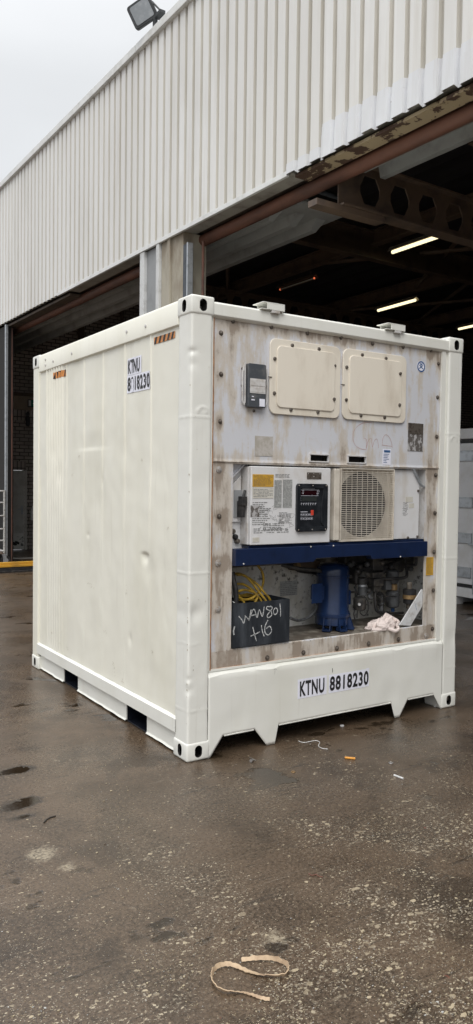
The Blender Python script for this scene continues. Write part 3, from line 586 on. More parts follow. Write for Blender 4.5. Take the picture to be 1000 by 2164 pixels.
# ---- corner posts (gridded and dented)
def grid_mb(us, vs_, fn):
    mb = MB(); m = len(vs_); mb.add([fn(a, b) for a in us for b in vs_], [[i*m+j, (i+1)*m+j, (i+1)*m+j+1, i*m+j+1] for i in range(len(us)-1) for j in range(m-1)]); return mb
def lin(a, b, n): return [a+(b-a)*i/n for i in range(n+1)]
WELD = (.32, .74, 1.18, 2.15)
def post_mb(x0, x1, y0, y1, dent):   # L-shaped outer skin as a closed tube of section points
    r = .012; sec = []
    for cx, cy, a in ((x0+r, y0+r, 180), (x1-r, y0+r, 270), (x1-r, y1-r, 0), (x0+r, y1-r, 90)):
        sec += [(cx+r*math.cos(math.radians(a+30*k)), cy+r*math.sin(math.radians(a+30*k))) for k in range(4)]
    full = []
    for i, p in enumerate(sec):
        q = sec[(i+1) % len(sec)]; d = math.dist(p, q); k = max(1, int(d/.012))
        full += [(p[0]+(q[0]-p[0])*j/k, p[1]+(q[1]-p[1])*j/k) for j in range(k)]
    zs = lin(.112, Ht-.112, 300); n = len(full); mx_, my_ = (x0+x1)/2, (y0+y1)/2; mb = MB(); vs = []
    for z in zs:
        for p in full:
            w = sum(math.exp(-((z-k-.004*noise.noise(Vector((p[0]*30, p[1]*30, k))))/.0035)**2) for k in WELD)*.0028
            d = dent(p[0], p[1], z); nx = 1 if p[0] > mx_+.05 else (-1 if p[0] < mx_-.05 else 0); 
            s1 = abs(p[0]-x0) < .013 or abs(p[0]-x1) < .013; s2 = abs(p[1]-y0) < .013 or abs(p[1]-y1) < .013
            ox = (-1 if p[0] < mx_ else 1)*(1 if s1 else 0); oy = (-1 if p[1] < my_ else 1)*(1 if s2 else 0); ln = math.hypot(ox, oy) or 1
            off = w-d; vs.append((p[0]+ox/ln*off, p[1]+oy/ln*off, z))
    mb.add(vs, [[i*n+k, i*n+(k+1) % n, (i+1)*n+(k+1) % n, (i+1)*n+k] for i in range(len(zs)-1) for k in range(n)]); return mb
def dentA(x, y, z):
    w = .0012*noise.noise(Vector((x*6, y*6, z*5)))+.0008*noise.noise(Vector((x*20, y*20, z*16)))
    if x < .07 and y < .07: w += .010*G(z-2.55, x*.5+y*.5, .012)+.006*G(z-2.47, x+y, .02)+.008*G(z-.45, x+y, .02)+.008*G(z-.52, x+y, .012)
    w += .010*G(z-.93, x-.05, .035)+.004*G(z-1.75, x-.1, .06)-.004*(1 if abs(math.hypot(x-.085, z-2.18)-.033) < .006 and z > 2.175 and y < .01 else 0)
    return w
def dentB(x, y, z): return .0016*noise.noise(Vector((x*6, y*6+4, z*5)))+.006*G(z-.55, x-2.4, .05)-.004*(1 if abs(math.hypot(x-2.36, z-2.10)-.033) < .006 and z > 2.09 and y < .01 else 0)
post_mb(0, .150, 0, .165, dentA).build('corner_post', 'cream_front', RE)
post_mb(Wd-.150, Wd, 0, .165, dentB).build('corner_post', 'cream_front', RE)
for a, b in ((0, .12), (Wd-.12, Wd)): MB().box(a, b, Ln-.14, Ln, .11, Ht-.11).build('corner_post', 'cream', RE, bevel=.01)
random.seed(31); ch = MB()
for k in range(46):
    z = random.choice((random.uniform(.12, 1.2), random.uniform(.12, 2.7))); e_ = random.choice((0, 1, 2)); w = random.uniform(.0015, .005); h = random.uniform(.002, .012)
    if e_ == 0: ch.add([(-.0022+.001, .012+w, z), (-.0022+.001, .012+w, z+h), (.0, .006, z+h*.8), (.0, .006, z)], [(0, 1, 2, 3)])
    elif e_ == 1: x = random.uniform(.02, .14); ch.add([(x, -.0035, z), (x+w, -.0035, z+h*.2), (x+w*.6, -.0035, z+h), (x-w*.3, -.0035, z+h*.6)], [(0, 1, 2, 3)])
    else: x = random.uniform(Wd-.14, Wd-.01); ch.add([(x, -.0035, z), (x+w, -.0035, z+h*.2), (x+w*.6, -.0035, z+h)], [(0, 1, 2)])
ch.build('paint_chip', 'scuff', RE, smooth=False, fix=False)
# ---- left side: top rail, panel, bottom rail
def side_x(y, z):
    k = sst(1.0, 2.5, z); x = .016
    for yy, a, w in ((2.141, .009, .008), (1.753, .009, .008), (1.375, .010, .008), (.977, .010, .009), (.565, .009, .007)): x += (.12+.88*k)*(-a*math.exp(-((y-yy)/w)**2)+.010*math.exp(-((y-yy-.013)/.005)**2))
    for i in range(7):
        yy = 2.235+.062*i; x -= .017*(.25+.75*sst(1.2, 2.2, z))*math.exp(-((y-yy)/.014)**2)
    x += .006*noise.noise(Vector((y*1.6, z*1.3, 2)))+.0045*noise.noise(Vector((y*4.5, z*2.5, 7)))+.0018*noise.noise(Vector((y*11, z*8, 1)))
    x += .022*math.exp(-((y-.643)/.045)**2-((z-1.235)/.045)**2)*(1 if z < 1.24 else math.exp(-((z-1.24)/.02)**2))+.008*G(y-.60, z-1.16, .06)
    x += .010*math.exp(-((y-.875)/.022)**2-((z-.62)/.04)**2)+.006*G(y-1.66, z-1.32, .015)+.007*math.exp(-((y-1.38)/.02)**2-((z-1.75)/.05)**2)
    x += .006*math.exp(-((y-1.6)/.25)**2)*(sst(1.99, 2.01, z)-sst(2.01, 2.16, z))+.005*G(y-2.45, z-2.0, .05)+.006*G(y-2.3, z-1.8, .05)+.005*G(y-1.0, z-1.98, .06)
    x -= .004*math.exp(-((y-.82-.1*(2.7-z))/.012)**2)*sst(2.3, 2.6, z)
    x += .005*math.exp(-((y-.35-.05*math.sin(z*7))/.02)**2)*sst(.5, 1, z)*(1-sst(1.9, 2.3, z))*.4
    return x
ys_ = set(lin(.15, 2.86, 150))
for c in [2.141, 1.753, 1.375, .977, .565]+[2.235+.062*i for i in range(7)]: ys_ |= {c-.02, c-.014, c-.009, c-.004, c, c+.004, c+.009, c+.014, c+.02}
ys_ |= set(lin(.55, .75, 40))
ys_ = sorted(ys_); zs_ = sorted(set(lin(.245, 2.74, 170)) | set(lin(1.1, 1.32, 40)))
grid_mb(ys_, zs_, lambda y, z: (side_x(y, z), y, z)).build('side_panel', 'cream', RE, fix=False)
MB().prism([(.03, 2.725), (-.004, 2.735), (-.004, 2.87), (.012, 2.892), (.06, 2.892), (.06, 2.725)], 1, .17, Ln-.17).build('top_rail', 'cream', RE, bevel=.004)
rv = MB()
for y, z in ((.62, 2.80), (.92, 2.81), (1.98, 2.80), (2.42, 2.79), (2.62, 2.83), (2.62, 2.78)): rv.lathe([(.012, 0), (.012, .004), (.008, .006)], (-.004, y, z), 10, axis=(-1, 0, 0))
rv.build('rivet', 'ctledge', RE)
# bottom rail with fork pockets
sl = grid_mb(lin(.15, 2.83, 120), [.146, .151, .18, .235, .25], lambda y, z: ({.146: .03, .151: -.004, .18: -.004, .235: -.004, .25: .016}[z]+.0012*noise.noise(Vector((y*7, z*9, 0))), y, z)); sl.build('bottom_rail', 'cream_front', RE, fix=False)
def rectp(a0, a1, b0, b1): return [(a0, b0), (a1, b0), (a1, b1), (a0, b1)]
segs = [(.16, .615), (.948, 1.888), (2.212, 2.80)]
sk = MB()
for a, b in segs:
    top = .155; bot = []; n = max(6, int((b-a)/.05))
    for i in range(n+1): y = a+(b-a)*i/n; bot.append((y, .016+.006*noise.noise(Vector((y*9, 1, 1)))))
    sk.prism(bot+[(b, top), (a, top)], 0, .028, .036)
    for i in range(n): (y0, z0), (y1, z1) = bot[i], bot[i+1]; sk.add([(.028, y0, z0+.008), (.028, y1, z1+.008), (.018, y1, z1-.003), (.018, y0, z0-.003)], [(0, 1, 2, 3)])
sk.box(.028, .036, .615, .948, .148, .158).box(.028, .036, 1.888, 2.212, .148, .158)
sk.build('skirt', 'cream_front', RE, smooth=False)
for a, b in ((.617, .946), (1.89, 2.21)):
    MB().box(.037, Wd-.04, a-.006, a, .015, .155).box(.037, Wd-.04, b, b+.006, .015, .155).box(.037, Wd-.04, a, b, .149, .155).box(.037, .5, a, b, .006, .014).box(.5, Wd-.04, a, b, .006, .014).build('fork_pocket', 'tar', RE)
    box('pocket_end', 'tar', RE, .35, .36, a, b, .014, .148)
# right side / back / roof / floor shell
box('side_panel', 'cream', RE, Wd-.06, Wd-.02, .17, Ln-.1, .14, 2.85)
box('rear_wall', 'cream', RE, .12, Wd-.12, Ln-.06, Ln-.01, .14, 2.85)
box('roof_panel', 'cream', RE, .06, Wd-.06, .14, Ln-.1, 2.83, 2.865)
box('top_rail', 'cream', RE, Wd-.06, Wd+.002, .17, Ln-.17, 2.73, 2.892)
box('bottom_rail', 'cream', RE, Wd-.06, Wd+.002, .17, Ln-.17, .02, .25)
box('floor_frame', 'tar', RE, .06, Wd-.06, .56, Ln-.1, .158, .19)
# hazard stripes + number labels follow the dented side
def on_side(lift): return lambda a, b: (side_x(a, b)-lift, a, b)
def side_patch(y0, y1, z0, z1, mat, name, lift=.0035, shear=0):
    n = 16; return grid_mb(lin(y0, y1, n), lin(z0, z1, 8), lambda y, z: (side_x(y, z)-lift, y, z+shear*(y-y0))).build(name, mat, RE, fix=False)
def hazard(ya, yb, z0, z1):
    mb = grid_mb(lin(ya, yb, 30), [z0, (z0+z1)/2, z1], lambda y, z: (side_x(y, z)-.003, y, z)); mb.mat(1); w = (yb-ya)/5; sl_ = w*.35
    for i in range(5):
        a = yb-w*i-w*.05; mb.add([(side_x(q, r_)-.0045, q, r_) for q, r_ in ((a, z0), (a-w*.42, z0), (a-w*.42-sl_, z1), (a-sl_, z1))], [(0, 1, 2, 3)])
    mb.build('hazard_tape', ['orange', 'rubber'], RE, fix=False, smooth=False)
hazard(.232, .522, 2.664, 2.708); hazard(2.15, 2.425, 2.635, 2.69)
side_patch(.71, .935, 2.50, 2.62, 'white_lab', 'number_label', .003); side_patch(.567, .94, 2.375, 2.498, 'white_lab', 'number_label', .003)
text_mb('KTNU', .19, .098, lambda a, b: (side_x(.925-a, 2.510+b)-.005, .925-a, 2.510+b), .030).build('container_number', 'black_txt', RE, fix=False, smooth=False)
text_mb('8818230', .345, .10, lambda a, b: (side_x(.930-a, 2.387+b)-.005, .930-a, 2.387+b), .030).build('container_number', 'black_txt', RE, fix=False, smooth=False)
side_patch(.838, .868, 2.378, 2.47, 'white_lab', 'paint_smear', .0062)
random.seed(17); sm1 = MB(); sf = lambda a, b: (side_x(a, b)-.003, a, b)
for (y, z, l, w) in ((1.62, .93, .05, .012), (1.55, .91, .04, .008), (1.3, .60, .03, .01), (2.45, .40, .03, .02), (2.3, .34, .06, .012), (2.1, .33, .05, .010), (1.15, .38, .02, .02), (1.13, .33, .012, .03), (.98, .30, .02, .01), (.93, .97, .006, .03), (.30, 1.45, .01, .004), (1.85, 1.95, .02, .01), (2.0, 1.8, .012, .03), (.5, .6, .01, .006), (.7, 1.9, .008, .005)):
    for k in range(5):
        a = y+random.uniform(-l, l); b = z+random.uniform(-w, w); t = random.uniform(.002, .012); stroke(sm1, [(a, b), (a+t, b+random.uniform(-.01, .01)), (a+2*t, b+random.uniform(-.012, .006))], random.uniform(.001, .003), sf)
sm1.build('paint_scuff', 'scuff', RE, smooth=False, fix=False)
# ---- front: top rail, lower sill box with legs
tpz = MB().prism([(.02, 2.775), (.0, 2.79), (.0, 2.86), (.012, 2.872), (.14, 2.872), (.14, 2.775)], 0, .155, Wd-.155); tpz.build('front_header', 'cream_front', RE, bevel=.004)
def sill_y(x, z):
    y = .002+.003*noise.noise(Vector((x*2.5, z*4, 5)))+.0015*noise.noise(Vector((x*9, z*9, 1)))+.004*G(x-.35, z-.22, .06)+.005*G(x-1.75, z-.2, .06)
    y += .03*sst(.515, .545, z); return y
LEGS = [P(u, v, 1, 0).x for u, v in ((538, 1537), (565, 1568), (581, 1568), (588.5, 1530), (827, 1482), (835, 1512), (844.5, 1512), (862, 1474))]
def bot_z(x):                       # lower outline of the sill with its legs
    z = .128
    if x < .30: z = .0+.128*min(1, (x-.165)/.095) if x > .165 else 0
    for a, b, c, d in ((LEGS[0], LEGS[1], LEGS[2], LEGS[3]), (LEGS[4], LEGS[5], LEGS[6], LEGS[7])):
        if a < x < d:
            z = .13-.13*min(1, (x-a)/(b-a)) if x < b else (.004 if x < c else .004+.126*(x-c)/(d-c))
    if x > 2.19: z = .128*(1-min(1, (x-2.19)/.085))
    return z
xs_ = sorted(set(lin(.15, 2.288, 120)) | set(LEGS) | {q+.001 for q in LEGS} | {q-.001 for q in LEGS} | {.166, .26, 2.19, 2.275})
rows = 26
sm_ = MB(); n = rows+1; vs = []
for x in xs_:
    zb = bot_z(x)
    for j in range(n): z = zb+(.555-zb)*(j/rows); vs.append((x, sill_y(x, z)-.0, z))
sm_.add(vs, [[i*n+j, (i+1)*n+j, (i+1)*n+j+1, i*n+j+1] for i in range(len(xs_)-1) for j in range(rows)])
# folded lower lip between the legs
sm_.build('front_sill', 'cream_front', RE, fix=False, solid=.006)
lip = MB()
for a, b in ((.27, LEGS[0]-.004), (LEGS[3]+.004, LEGS[4]-.004), (LEGS[7]+.004, 2.19)):
    lip.box(a, b, -.003, .10, .122, .130)
lip.build('sill_lip', 'cream_front', RE, bevel=.002)
box('sill_core', 'tar', RE, .165, 2.27, .02, .10, .132, .50)
MB().box(.155, 2.283, .02, .05, .545, .56).build('sill_ledge', 'cream_front', RE)
def on_sill(dy): return lambda a, b: (a, sill_y(a, b)-dy, b)
def sill_patch(x0, x1, z0, z1, tilt=0): return grid_mb(lin(x0, x1, 12), lin(z0, z1, 4), lambda x, z: (x, sill_y(x, z)-.0045, z)).build('number_label', 'white_lab', RE, fix=False)
DX = -.022; sill_patch(.880+DX, 1.135+DX, .280, .413); sill_patch(1.155+DX, 1.50+DX, .281, .411); sill_patch(1.502+DX, 1.533+DX, .283, .416)
text_mb('KTNU', .215, .104, lambda a, b: (.898+DX+a, sill_y(.898+DX+a, .294+b)-.0065, .294+b), .030).build('container_number', 'black_txt', RE, fix=False, smooth=False)
text_mb('8818230', .365, .104, lambda a, b: (1.162+DX+a, sill_y(1.16+DX+a, .295+b)-.0065, .295+b), .030).build('container_number', 'black_txt', RE, fix=False, smooth=False)
tk = MB(); stroke(tk, [(1.163, .455), (1.166, .438), (1.164, .425)], .005, on_sill(.0045)); stroke(tk, [(.655, .508), (.668, .512), (.675, .505)], .0022, on_sill(.0045)); stroke(tk, [(.664, .50), (.66, .475)], .0015, on_sill(.0045)); tk.build('paint_scratch', 'rubber', RE, smooth=False, fix=False)
# post inner returns
box('post_return', 'cream_front', RE, .150, .166, .018, .12, .55, 2.78); box('post_return', 'cream_front', RE, 2.222, 2.262, .012, .12, .54, 2.78); box('post_return', 'cream_front', RE, 2.264, 2.288, .026, .12, .54, 2.78)
# roof brackets
for x0 in (.515, 1.615):
    z0 = 2.870; z1 = 2.918; w = .175
    b = MB().box(x0, x0+w, -.02, .10, z1-.006, z1).box(x0+.035, x0+w, -.02, -.014, z0, z1-.006).box(x0+.035, x0+w, .094, .10, z0, z1-.006).box(x0-.01, x0+w, -.02, .10, z0, z0+.005)
    b.build('roof_bracket', 'cream_front', RE, bevel=.002); MB().box(x0+.07, x0+w-.04, -.024, -.004, z0-.018, z0-.001).build('bracket_tab', 'ctledge', RE, bevel=.003)
# ---- equipment end
FY = .03
def fp(u, v, y=FY): p = P(u, v, 1, y); return (p.x, p.z)
bolts = [(467, 704), (467, 791), (465, 891), (463, 992), (463, 1091), (461, 1190), (461, 1288), (565, 1390), (641.5, 1379), (712, 1370), (779, 1360), (842, 1351), (901, 1344),
         (927, 769), (925, 840), (924, 923), (922, 1004), (921, 1084), (920, 1166), (919, 1247), (919, 1328), (492, 679), (573, 691), (649, 704), (720, 713), (787, 726), (851.5, 733), (910, 741)]
BP = [fp(*q) for q in bolts]
BP = [(min(x, 2.196), z) for x, z in BP]
pads = [(.600, 1.205, 2.205, 2.70), (1.228, 1.845, 2.205, 2.70)]
holes = [(.335, 2.088, 1.335, 1.868), (.335, 2.088, .672, 1.335), (.955, 1.115, 1.905, 1.945), (1.298, 1.462, 1.905, 1.945)]
def dirt(x, z):
    d = .0
    for i, (bx, bz) in enumerate(BP):
        k = .25+.75*((i*37) % 11)/10; bx += .02*math.sin(i*5); r = math.hypot((x-bx)*(1+.5*math.sin(i)), z-bz); d += .85*k*math.exp(-(r/(.03+.025*k))**2)
        if z < bz: d += .55*k*math.exp(-((x-bx)/(.010+.012*k))**2)*math.exp(-(bz-z)/(.06+.16*k))
    d += .45*math.exp(-((z-2.76)/.05)**2)+.30*math.exp(-((z-1.90)/.06)**2)*(1-.6*G(x-1.9, 0, .3))
    if z < 1.89: d += .22
    if z < .67: d += .34
    d += .5*math.exp(-((x-.50)/.16)**2-((z-2.42)/.24)**2)*(1-.4*math.exp(-((x-.34)/.05)**2))
    d += .42*math.exp(-((x-1.215)/.05)**2)*(1-sst(2.15, 2.35, z))*sst(1.85, 1.95, z)
    d += .22*math.exp(-((x-.9)/.5)**2-((z-2.17)/.05)**2)+.3*math.exp(-((x-2.14)/.05)**2)
    d += .20*(1-sst(.25, .55, x))+.25*math.exp(-((x-1.5)/.3)**2-((z-1.97)/.06)**2)
    d -= .28*math.exp(-((x-.98)/.2)**2-((z-2.08)/.09)**2)+.25*math.exp(-((x-1.5)/.18)**2-((z-2.1)/.08)**2)+.34*math.exp(-((x-1.98)/.10)**2-((z-2.4)/.35)**2)+.3*math.exp(-((x-.275)/.03)**2-((z-2.4)/.25)**2)
    return max(0, min(1, d))
def grime(x, z):
    g = 0
    for i, (bx, bz) in enumerate(BP[:3]+BP[7:13]+BP[21:24]): g += .55*math.exp(-(math.hypot(x-bx, z-bz)/.022)**2)
    if z < .69: g += .26+.3*math.exp(-((z-.665)/.012)**2)
    g += .42*math.exp(-((x-.86)/.04)**2-((z-2.17)/.03)**2)+.35*math.exp(-((x-.5)/.12)**2-((z-2.3)/.22)**2)*.6
    return min(1, g)
X = sorted(set([round(q, 4) for q in lin(.178, 2.222, 170)]) | {h for q in holes for h in q[:2]}); Z = sorted(set([round(q, 4) for q in lin(.553, 2.78, 186)]) | {h for q in holes for h in q[2:]})
def inh(x, z): return any(a < x < b and c < z < d for a, b, c, d in holes)
pm = MB(); nz = len(Z)
def panel_y(x, z): return FY+.0012*noise.noise(Vector((x*4, z*4, 3)))+(.0 if abs(z-1.885) > .004 else -.006)+(.004 if z < 1.88 else 0)
pm.add([(x, panel_y(x, z), z) for x in X for z in Z], [[i*nz+j, (i+1)*nz+j, (i+1)*nz+j+1, i*nz+j+1] for i in range(len(X)-1) for j in range(nz-1) if not inh((X[i]+X[i+1])/2, (Z[j]+Z[j+1])/2)])
po = pm.build('front_panel', 'front', RE, fix=False, solid=.004)
for nm_, f_ in (('dirt', dirt), ('grime', grime)):
    at = po.data.attributes.new(nm_, 'FLOAT', 'POINT'); at.data.foreach_set('value', [f_(x, z) for x in X for z in Z])
# sealant bead
sb = MB(); sb.tube([(.172+.003*noise.noise(Vector((0, 0, z*9))), .024, z) for z in lin(.555, 2.785, 80)], .0065, 6); sb.tube([(x, .026, .556+.002*noise.noise(Vector((x*9, 0, 0)))) for x in lin(.17, 2.24, 60)], .006, 6); sb.tube([(x, .026, 2.781) for x in lin(.17, 2.24, 30)], .005, 6)
sb.build('sealant_bead', 'sealant', RE)
for i, (x, z) in enumerate(BP):
    pale = i in (3, 5, 6, 12)
    MB().lathe([(.017, 0), (.017, .003), (.011, .004), (.010, .012), (.006, .015)] if not pale else [(.022, 0), (.021, .004), (.012, .006), (.011, .010), (.006, .011)], (x, .031, z), 12, axis=(0, -1, 0)).build('bolt', 'bolt_pale' if pale else 'bolt', RE)
# tan pads
padb = [[(618, 730), (674.5, 737.5), (581, 758), (707.5, 773), (580, 831), (705, 844), (615, 866), (672, 871)], [(766, 750), (816, 757.5), (733, 776), (844.6, 790), (732, 845), (843, 856), (763, 878), (813, 882)]]
for (a, b, c, d), pb in zip(pads, padb):
    pad = MB().prism(rrect(a, b, c, d, .05), 1, .014, .0265).build('access_cover', 'pad', RE, bevel=.004)
    MB().prism(rrect(a+.055, b-.055, c+.045, d-.045, .035), 1, .006, .0135).build('cover_plate', 'pad', pad, bevel=.004)
    for q in pb:
        x, z = fp(*q, .012); MB().lathe([(.013, 0), (.012, .006), (.006, .009)], (x, .0055 if a+.06 < x < b-.06 and c+.05 < z < d-.05 else .0135, z), 10, axis=(0, -1, 0)).build('bolt', 'bolt', pad)
    MB().box(a-.02, a+.015, .010, .0135, 2.44, 2.446).build('cover_tab', 'bolt', pad)
# isolator switch
ms = MB().prism(rrect(.415, .555, 2.235, 2.515, .012), 1, -.010, .026).build('meter_box', 'meter', RE, bevel=.004)
MB().box(.432, .545, -.014, -.0105, 2.372, 2.412).box(.432, .545, -.014, -.0105, 2.332, 2.364).build('meter_window', 'ctledge', ms, bevel=.002)
MB().box(.428, .549, -.0125, -.0103, 2.325, 2.419).build('meter_window_frame', 'ctledge', ms)
MB().box(.443, .458, -.0125, -.0103, 2.300, 2.306).box(.440, .465, -.0125, -.0103, 2.278, 2.286).box(.503, .545, -.0125, -.0103, 2.243, 2.292).build('meter_label', 'white_lab', ms)
MB().tube([(.395, .012, 2.50), (.385, .012, 2.45), (.385, .012, 2.28), (.40, .012, 2.25)], .006, 8).tube([(.572, .012, 2.49), (.578, .012, 2.45), (.578, .012, 2.28), (.565, .012, 2.25)], .006, 8).tube([(.40, .008, 2.52), (.403, .008, 2.26)], .005, 6).build('meter_guard', 'ctledge', ms)
for x, z in ((.392, 2.48), (.392, 2.37), (.572, 2.47), (.572, 2.35), (.485, 2.215)): MB().lathe([(.010, 0), (.009, .006), (.005, .008)], (x, .028, z), 8, axis=(0, -1, 0)).build('bolt', 'bolt', ms)
# stickers
def plate(name, mat, x0, x1, z0, z1, y=.0265, parent=RE, th=.0015): return MB().box(x0, x1, y-th, y, z0, z1).build(name, mat, parent)
rl = MB(); cx, cz = 2.008, 2.643
def ring(mb, r0, r1, y): 
    n = 28; mb.add([(cx+r*math.cos(2*math.pi*k/n), y, cz+r*math.sin(2*math.pi*k/n)) for r in (r0, r1) for k in range(n)], [[k, (k+1) % n, (k+1) % n+n, k+n] for k in range(n)])
dsk = MB().lathe([(.042, 0), (.042, .0015)], (cx, .027, cz), 28, axis=(0, -1, 0)).build('round_emblem', 'white_lab', RE)
ring(rl, .031, .041, .0250)
fl_ = lambda a, b: (a, .0250, b)
stroke(rl, [(cx-.02, cz+.012), (cx+.02, cz-.016)], .008, fl_); stroke(rl, [(cx+.02, cz+.012), (cx-.02, cz-.016)], .008, fl_); rl.add([fl_(cx-.018, cz+.024), fl_(cx+.018, cz+.024), fl_(cx, cz+.006)], [(0, 1, 2)])
rl.build('emblem_print', 'blueink', dsk, smooth=False, fix=False)
ph = plate('foil_placard', 'scratch', 1.885, 2.045, 2.005, 2.215); plate('foil_placard', 'bolt', 1.887, 2.043, 2.13, 2.213, .0249, ph, .0008)
plate('sticker_residue', 'residue', .497, .64, 1.925, 2.055, .0262)
st = plate('service_sticker', 'white_lab', 1.630, 1.712, 1.895, 2.010); MB().box(1.642, 1.705, .0240, .0248, 1.985, 2.002).build('sticker_header', 'blueink', st)
ln_ = MB()
for k in range(6): ln_.box(1.638, 1.638+random.uniform(.025, .065), .0242, .0248, 1.970-k*.012, 1.974-k*.012)
ln_.build('sticker_text', 'blueink', st)
yl = plate('yellow_label', 'yellowlab', 2.112, 2.190, 1.055, 1.195, .0295); ln_ = MB()
for k in range(14): ln_.box(2.12, 2.12+random.uniform(.04, .062), .0274, .0279, 1.183-k*.009, 1.1855-k*.009)
ln_.build('label_text', 'copper', yl)
# handwriting in red marker
def hand(name, mat, strokes, fn, w, parent=RE): 
    mb = MB()
    for s in strokes: stroke(mb, [(p.x, p.y) for p in catmull([(a, b, 0) for a, b in s], 5)], w, fn)
    return mb.build(name, mat, parent, smooth=False, fix=False)
def fpl(l, y=.026): return [fp(700+a*.3, 660+b*.3, y) for a, b in l]
hand('marker_scrawl', 'redpen', [fpl([(285, 778), (240, 775), (190, 800), (160, 840), (155, 890), (170, 935), (205, 960), (250, 968)]), fpl([(232, 885), (250, 900), (248, 960), (262, 905), (285, 890), (290, 950), (305, 905), (325, 895), (335, 955)]), fpl([(360, 940), (365, 890), (385, 862), (410, 880), (425, 915), (432, 955)]), fpl([(362, 935), (430, 945)])], lambda a, b: (a, .0268, b), .0035)
# slot notches under the upper panel
for a, b in ((.945, 1.118), (1.288, 1.465)):
    MB().box(a, b, .012, .034, 1.947, 1.955).box(a, a+.008, .016, .034, 1.903, 1.946).box(b-.006, b, .016, .034, 1.903, 1.946).box(a, b, .018, .034, 1.897, 1.902).build('slot_trim', 'ctlwhite', RE); box('slot_inside', 'hole', RE, a, b, .075, .08, 1.89, 1.96)
# upper bay interior
MB().box(.33, 2.10, .115, .12, 1.30, 1.90).box(.33, 2.10, .04, .115, 1.872, 1.878).build('bay_lining', 'ctlwhite', RE)
MB().box(.331, .3345, .034, .114, 1.336, 1.87).build('bay_lining', 'ctledge', RE); MB().box(2.0885, 2.092, .034, .114, 1.336, 1.87).build('bay_lining', 'ctledge', RE)
MB().prism([(.337, 1.77), (.337, 1.868), (.445, 1.868)], 1, .085, .09).prism([(.337, 1.76), (.337, 1.77), (.445, 1.868), (.455, 1.868)], 1, .07, .09).build('gusset', 'front', RE)
# latch recess, knobs
MB().prism([(.362, 1.36+.13), (.442, 1.49), (.442, 1.80), (.362, 1.72)], 1, .098, .1145).build('latch_panel', 'ctlwhite', RE, bevel=.004)
box('latch_recess', 'greypanel', RE, .385, .45, .093, .0975, 1.52, 1.70)
MB().box(.405, .43, .03, .09, 1.525, 1.63).box(.40, .44, .02, .07, 1.60, 1.66).tube([(.42, .04, 1.65), (.44, .05, 1.70)], .010, 8).build('latch', 'rubber', RE, bevel=.004)
for x, z, m_ in ((.355, 1.393, 'bolt_pale'), (.405, 1.393, 'rubber'), (.385, 1.43, 'bolt'), (.42, 1.365, 'bolt')): MB().lathe([(.018, 0), (.017, .02), (.012, .026)], (x, .114, z), 12, axis=(0, -1, 0)).build('knob', m_, RE)
# control box
CB = MB().box(.458, 1.128, .008, .112, 1.342, 1.857).build('control_box', 'ctlwhite', RE, bevel=.006)
CY = .0075
MB().box(.448, .457, .03, .112, 1.345, 1.853).build('control_box_edge', 'ctledge', CB, bevel=.003)
for u, v in ((533, 981), (603, 982.5), (665, 985), (690, 985.5)): x, z = fp(u, v, .06); MB().lathe([(.010, 0), (.009, .02), (.006, .024)], (x, .10, min(z, 1.868)), 8, axis=(0, -1, 0)).build('bolt', 'bolt', RE)
def cp_(u, v): return fp(u, v, CY)
def cplate(name, mat, u0, v0, u1, v1, dy=0.001, parent=CB):
    a = cp_(u0, v0); b = cp_(u1, v1); return MB().box(a[0], b[0], CY-dy-.0008, CY-.0001 if dy < .0015 else CY-dy, min(a[1], b[1]), max(a[1], b[1])).build(name, mat, parent)
yl = cplate('yellow_label', 'yellowlab', 534, 1002, 578, 1029); cplate('paper_label', 'paper', 534, 1030, 578, 1053)
def lines(x0, x1, z0, z1, n, mat, y, parent, wmin=.4, name='print_lines'):
    mb = MB(); h = (z1-z0)/n
    for k in range(n):
        x = x0
        while x < x1-.004:
            l = random.uniform(.008, .03); 
            if random.random() < .95: mb.box(x, min(x+l, x1), y-.0005, y, z1-(k+.65)*h, z1-(k+.25)*h)
            x += l+.005
            if x > x0+(x1-x0)*random.uniform(max(wmin, .55), 1.4): break
    return mb.build(name, mat, parent)
a, b = cp_(536, 1004), cp_(576, 1027); lines(a[0], b[0], b[1], a[1], 9, 'copper', CY-.002, CB)
a, b = cp_(536, 1033), cp_(576, 1051); lines(a[0], b[0], b[1], a[1], 6, 'ink', CY-.002, CB)
for (u0, v0, u1, v1, n) in ((580, 1014, 595, 1073, 24), (598, 1013, 617, 1073, 24)):
    a, b = cp_(u0, v0), cp_(u1, v1); pl_ = MB().box(a[0], b[0], CY-.0011, CY-.0003, b[1], a[1]).build('printed_table', 'greylab', CB); lines(a[0]+.002, b[0]-.002, b[1]+.003, a[1]-.003, n, 'ink', CY-.0015, CB, .7)
a, b = cp_(582, 1001), cp_(612, 1010); lines(a[0], b[0], b[1], a[1], 3, 'ink', CY-.0006, CB)
for (u0, v0, u1, v1, n) in ((534, 1060, 572, 1110, 12), (590, 1082, 616, 1106, 9), (556, 1105, 600, 1120, 4), (536, 1116, 610, 1126, 3)):
    a, b = cp_(u0, v0), cp_(u1, v1); lines(a[0], b[0], b[1], a[1], n, 'ink', CY-.0006, CB, .3)
random.seed(11); sk_ = []
for _ in range(26):
    u, v = random.uniform(548, 618), random.uniform(1070, 1118); sk_.append([cp_(u+random.uniform(-7, 7), v+random.uniform(-6, 6)) for _ in range(4)])
hand('pencil_diagram', 'ink', sk_, lambda a, b: (a, CY-.0008, b), .0016, CB)
cplate('torn_foil', 'scratch', 530, 1068, 548, 1092, .0012)
np_ = cplate('metal_nameplate', 'bolt', 649, 998, 679, 1013, .0012)
for u, v in ((652, 1001), (663, 1001), (676, 1001), (663, 1007)): x, z = cp_(u, v); MB().lathe([(.003, 0), (.002, .002)], (x, CY-.002, z), 6, axis=(0, -1, 0)).build('rivet', 'wplastic', np_)
